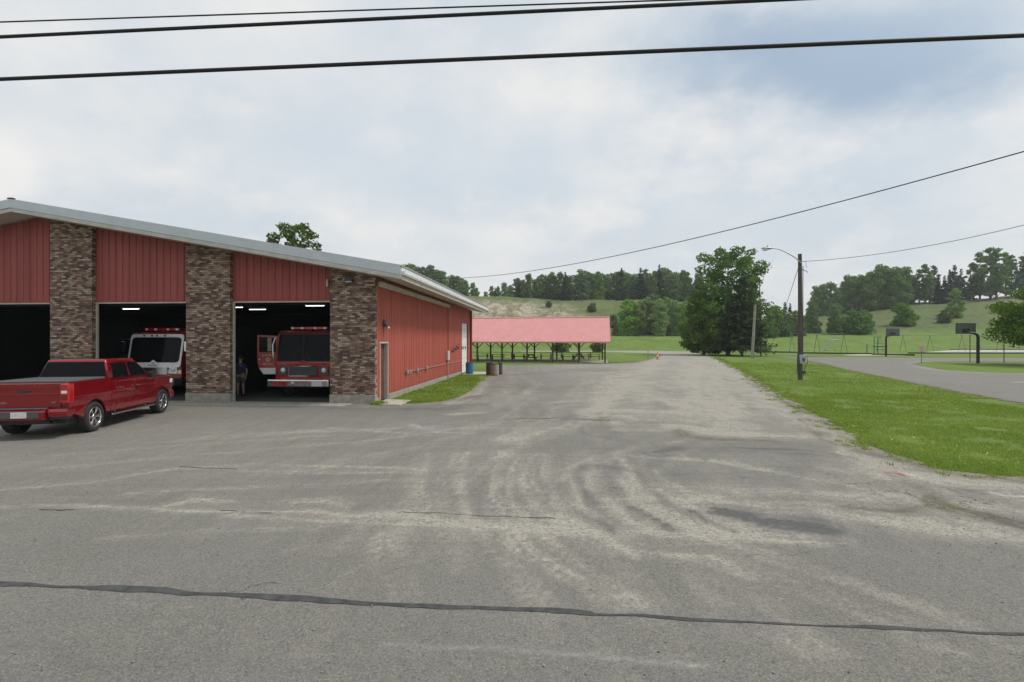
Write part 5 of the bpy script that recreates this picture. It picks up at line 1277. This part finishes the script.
for px, d, h, lab in ((904, 190, 8.0, 'round dark bush alone on the grassy slope'), (562, 112, 3.4, 'rounded bush seen through the middle of the picnic shelter'), (597, 112, 2.6, 'smaller bush seen through the right end of the shelter'),
                      (549, 240, 3, 'small shrub on the sandy slope above the shelter roof'), (592, 235, 4, 'lone shrub on the slope right of the sandy patch'), (612, 205, 5, 'scrubby bush on the slope above the right end of the pink roof'), (618, 190, 4, 'light shrub at the foot of the slope by the shelter gable'),
                      (838, 176, 5, 'bush at the foot of the slope left of the round bush'), (858, 176, 8, 'leafy bush behind the climbing frame'), (945, 192, 5, 'narrow small bush under the lone hill tree'), (785, 168, 5, 'pale bush behind the left swing frame'), (770, 166, 4.5, 'pale bush right of the spruce'), (800, 170, 4, 'shrub right behind the lamp pole'), (640, 225, 5, 'shrub on the upper slope left of the young trees')):
    x = (px - 512) / 512 * d; ms = BSH[px % 2] if px not in (904,) else decid_mesh(77, 4, 2.3, 3500, .4, -.1, 22, 'leaf_a', 1.0)
    s = h / 4; put_tree('bush', ms, lab, 'bush', x, d, s, None, None, s)

# ------------------------------------------------------------------ playground
def hoop(label, px, py, side_):
    x, y = px2w(px, py); t = thing('basketball_hoop', label, 'basketball hoop', (x, y, 0), R(-20))
    MB().tube([(0, 0, -.1), (0, 0, 3.0), (side_ * .12, 0, 3.25), (side_ * .5, 0, 3.4), (side_ * .9, 0, 3.45)], [.16, .15, .14, .12, .1], 12).build('pole', M['black'], t)
    b = MB().bbox(side_ * 1.0 - .9, side_ * 1.0 + .9, .28, .33, 3.35, 4.5, .02).build('backboard', M['fan'], t)
    m = MB(); m.tube([(side_ - .9, .27, 3.35), (side_ + .9, .27, 3.35), (side_ + .9, .27, 4.5), (side_ - .9, .27, 4.5), (side_ - .9, .27, 3.35)], .04, 6)
    m.bbox(side_ - .35, side_ + .35, .22, .27, 3.5, 3.9, .01); m.tube([(side_ * .9, 0, 3.4), (side_, .26, 3.7)], .05, 6); m.build('frame', M['black'], b)
    m = MB(); m.tube([(side_ + .23 * math.cos(a), .6 + .23 * math.sin(a), 3.5) for a in np.linspace(0, 2 * math.pi, 19)], .015, 6); m.build('rim', M['orange'], b)
    return t
hoop('black basketball hoop on the grass island, nearest the right-hand tree', 978, 363.3, -1)
hoop('farther black basketball hoop left of the small pink sign', 886, 356.4, 1)
x, y = px2w(921.5, 363.5); t = thing('road_sign', 'small pinkish sign on a thin post at the tip of the grass island', 'sign', (x, y, 0))
MB().tube([(0, 0, 0), (0, 0, 1.95)], .03, 6).build('post', M['greyd'], t); MB().bbox(-.25, .25, -.045, -.03, 1.3, 1.95, .01).build('sign_face', M['signpink'], t)
for px, py, lab in ((970, 362.2, 'thin grey pole just left of the near hoop'), (1004, 362.6, 'thin grey pole at the right edge under the low tree')):
    x, y = px2w(px, py); t = thing('steel_pole', lab, 'pole', (x, y, 0)); MB().tube([(0, 0, 0), (0, 0, 3.2)], .045, 8).build('shaft', M['greyd'], t); MB().lathe([(.07, 3.18), (.06, 3.25), (.001, 3.28)], 10).build('cap', M['greyd'], t)
def swing_set(label, pxs, d, H, seats, matn, seatm):
    xs_ = [(p - 512) / 512 * d for p in pxs]; t = thing('swing_set', label, 'swing set', (xs_[0], d, 0)); x0 = xs_[0]
    MB().tube([(0, 0, H), (xs_[-1] - x0, 0, H)], .055, 8).build('top_bar', M[matn], t)
    for x in xs_:
        for s in (-1, 1): MB().tube([(x - x0, s * 1.1, -.1), (x - x0, 0, H)], .045, 8).build('leg', M[matn], t)
    for p in seats:
        x = (p - 512) / 512 * d - x0
        o = MB().bbox(x - .3, x + .3, -.12, .12, .5, .58, .02).build('swing_seat', M[seatm], t)
        m = MB(); m.tube([(x - .27, 0, .55), (x - .27, 0, H)], .02, 4); m.tube([(x + .27, 0, .55), (x + .27, 0, H)], .02, 4); m.build('chain', M['steel'], o)
swing_set('green framed swing set just right of the lamp pole', [792, 817, 844], 108, zat(333.6, 108), [799, 808, 826, 835], 'green_paint', 'black')
swing_set('long green swing frame stretching towards the right edge', [880, 903, 930, 962, 1000, 1036], 122, zat(335, 122), [970, 977, 984, 991, 1008, 1015, 1022, 912, 921], 'green_paint', 'blue_paint')
x0 = (867 - 512) / 512 * 100; t = thing('monkey_bars', 'small green climbing frame with bars left of the far hoop', 'monkey bars', (x0, 100, 0))
for dx in (0, 1.4, 2.1, 3.6): MB().tube([(dx, 0, -.1), (dx, 0, 3.4 if dx > 1 else 1.9)], .08, 8).build('post', M['green_paint'], t)
m = MB()
for z in (.8, 1.4, 2.0): m.tube([(1.4, 0, z), (3.6, 0, z)], .05, 6)
m.bbox(1.4, 3.6, -.6, .6, 1.45, 1.55, .02); m.tube([(1.4, 0, 3.3), (3.6, 0, 3.3)], .05, 6); m.build('bars', M['green_paint'], t)
x0 = (822 - 512) / 512 * 112; t = thing('climbing_arch', 'low curved climbing arch under the left swing set', 'climbing frame', (x0, 111, 0))
for dy in (-.5, .5): MB().tube([(2.6 * u, dy, 3.0 * math.sin(u * math.pi * .62) * .95) for u in np.linspace(0, 1.25, 14)], .06, 6).build('rail', M['steel'], t)
m = MB()
for u in np.linspace(.1, 1.2, 9): m.tube([(2.6 * u, -.5, 3.0 * math.sin(u * math.pi * .62) * .95), (2.6 * u, .5, 3.0 * math.sin(u * math.pi * .62) * .95)], .035, 6)
m.build('rungs', M['steel'], t)
pad('play_surface', PX([(925, 352.2), (955, 349.9), (1250, 350.2), (1250, 353.2), (1024, 353.3), (930, 353.3)]), .02, M['sand'])
pad('play_surface', PX([(842, 354.7), (890, 353.6), (916, 354.4), (905, 355.6), (850, 355.5)]), .02, M['sand'])
for i, (a, b, lab) in enumerate((((757, 352.3), (800, 352.9), 'black timber edging left of the lamp pole'), ((802, 353.5), (872, 354.4), 'black timber edging below the left swing set'), ((872, 354.9), (915, 355.7), 'black timber edging at the foot of the far hoop'), ((908, 353.6), (1060, 353.7), 'long black timber edging in front of the sand pit'), ((950, 349.8), (1150, 349.9), 'black timber edging behind the sand pit'))):
    p, q = px2w(*a), px2w(*b); L = math.dist(p, q); an = math.atan2(q[1] - p[1], q[0] - p[0])
    o = MB().bbox(0, L, -.12, .12, -.05, .26, .02).build('timber_edging', M['black']); o.location = (*p, 0); o.rotation_euler = (0, 0, an); tag(o, lab, 'edging', 'timber edging around the playground')

# ------------------------------------------------------------------ grass blades (near verge and beside the wall), one mass
def blades():
    rg = np.random.default_rng(3)
    lotw = LOT; out = []
    def fill(n, x0, x1, y0, y1, test, hmin, hmax, near=None):
        P = np.stack([rg.uniform(x0, x1, n), y0 + (y1 - y0) * rg.random(n) ** 1.6], 1); P = P[test(P)]
        out.append((P, rg.uniform(hmin, hmax, len(P))))
    offlot = lambda P: ~inside(jit(P, .7, 1.3), lotw) & ~inside(P, ROADP)
    # denser where nearest
    fill(150000, 5, 19, 8.3, 24, lambda P: offlot(P) & (fnoise(P[:, 0] * 1.1, P[:, 1] * 1.1) + rg.normal(0, .07, len(P)) > .40), .025, .07)
    fill(90000, 8, 32, 22, 60, lambda P: offlot(P) & (fnoise(P[:, 0] * .6, P[:, 1] * .6) + rg.normal(0, .07, len(P)) > .40), .03, .08)
    wall = [S2W(.1, 1.7), S2W(.1, 17.8), (-2.3, 37), (-2.0, 29.5)] + PX([(470, 392), (458, 398), (440, 402), (412, 404.5)])
    fill(45000, -6, -1.2, 20, 39, lambda P: inside(jit(P, .5, 2), wall) & (fnoise(P[:, 0] * 1.2, P[:, 1] * 1.2) + rg.normal(0, .08, len(P)) > .42), .03, .08)
    # straggling weeds and tufts past the edge of the verge
    E = np.array(LOT[3:16]); tot = []
    for a, b in zip(E[:-1], E[1:]):
        for k in range(int(math.dist(a, b) * 9)):
            c = a + (b - a) * rg.random() + rg.normal(0, .32, 2); q = c + rg.normal(0, .07, (rg.integers(10, 45), 2)); tot.append(q)
    q = np.concatenate(tot); out.append((q, rg.uniform(.02, .08, len(q))))
    c = np.array(px2w(378, 404.5)); q = c + rg.normal(0, .14, (1200, 2)); out.append((q, rg.uniform(.03, .16, len(q))))
    for px, py, n in ((938, 506, 110), (955, 509, 90), (925, 499, 50), (1000, 519, 60), (980, 478, 200)):
        c = np.array(px2w(px, py)); q = c + rg.normal(0, .10, (n, 2)) * [1.6, .6]; out.append((q, rg.uniform(.008, .03, len(q))))
    P = np.concatenate([o[0] for o in out]); Hh = np.concatenate([o[1] for o in out]); n = len(P)
    a = rg.uniform(0, 2 * math.pi, n); w = rg.uniform(.004, .009, n) * (1 + P[:, 1] / 14); d = np.stack([np.cos(a), np.sin(a)], 1) * w[:, None]
    ln = rg.normal(0, .4, (n, 2)) * Hh[:, None]
    V = np.zeros((n, 3, 3)); V[:, 0, :2] = P - d; V[:, 1, :2] = P + d; V[:, 2, :2] = P + ln; V[:, :2, 2] = .004; V[:, 2, 2] = Hh + .004
    return np_mesh('grass', V.reshape(-1, 3), np.arange(3 * n).reshape(n, 3), M['blade'])
tag(link('grass', blades()), kind='stuff')

# dandelions / clover patches in the verge and loose stones on the lot, uncountable
def stones():
    rg = np.random.default_rng(9); P = []
    for n, x0, x1, y0, y1 in ((2200, -8, 9, 3.8, 9), (1800, 1, 12, 6, 14), (900, -12, 10, 9, 22)):
        P.append(np.stack([rg.uniform(x0, x1, n), y0 + (y1 - y0) * rg.random(n) ** 1.5], 1))
    P = np.concatenate(P); P = P[inside(P, LOT)]; n = len(P)
    r = np.minimum(rg.exponential(.0028, n) + .0022, .014)
    base = np.array([[1, 0, 0], [0, 1, 0], [-1, 0, 0], [0, -1, 0], [0, 0, 1], [0, 0, -1]], float)
    V = (base[None] * rg.uniform(.6, 1.3, (n, 6, 1))) * r[:, None, None]; V[:, :, 2] *= .7; V[:, :, :2] += P[:, None, :]; V[:, :, 2] += .014 + r[:, None] * .3
    tri = np.array([[0, 1, 4], [1, 2, 4], [2, 3, 4], [3, 0, 4], [1, 0, 5], [2, 1, 5], [3, 2, 5], [0, 3, 5]])
    F = (np.arange(n)[:, None, None] * 6 + tri[None]).reshape(-1, 3)
    return np_mesh('gravel', V.reshape(-1, 3), F, simple('stone', (.24, .23, .21), .9, 0, .6, 40))
tag(link('gravel', stones()), kind='stuff')
def flowers():
    rg = np.random.default_rng(19); P = np.stack([rg.uniform(7, 26, 3000), rg.uniform(10, 36, 3000)], 1)
    P = P[~inside(P, LOT) & ~inside(P, ROADP) & (fnoise(P[:, 0] / 2.2, P[:, 1] / 2.2) > .52)]; n = len(P)
    c = np.concatenate([P, rg.uniform(.05, .09, (n, 1))], 1); V, F = leaf_quads(c, .035, np.tile([0, 0, 2.], (n, 1)), rg)
    return np_mesh('wild_flowers', V, F, simple('dandelion', (.75, .6, .03), .8, 0, .1, 9))
tag(link('wild_flowers', flowers()), kind='stuff')

# ------------------------------------------------------------------ thin summer haze, a real volume round everything
HAZE = 0.00028
if HAZE:
    o = MB().box(-960, 960, -330, 760, -1.0, 52).build('haze', None); tag(o, kind='stuff')
    hm = bpy.data.materials.new('haze'); hm.use_nodes = True; N = hm.node_tree.nodes; N.clear()
    ou = N.new('ShaderNodeOutputMaterial'); pvn = N.new('ShaderNodeVolumePrincipled'); hm.node_tree.links.new(pvn.outputs[0], ou.inputs['Volume'])
    pvn.inputs['Color'].default_value = (.86, .91, .97, 1); pvn.inputs['Density'].default_value = HAZE; pvn.inputs['Anisotropy'].default_value = .1
    o.data.materials.append(hm)
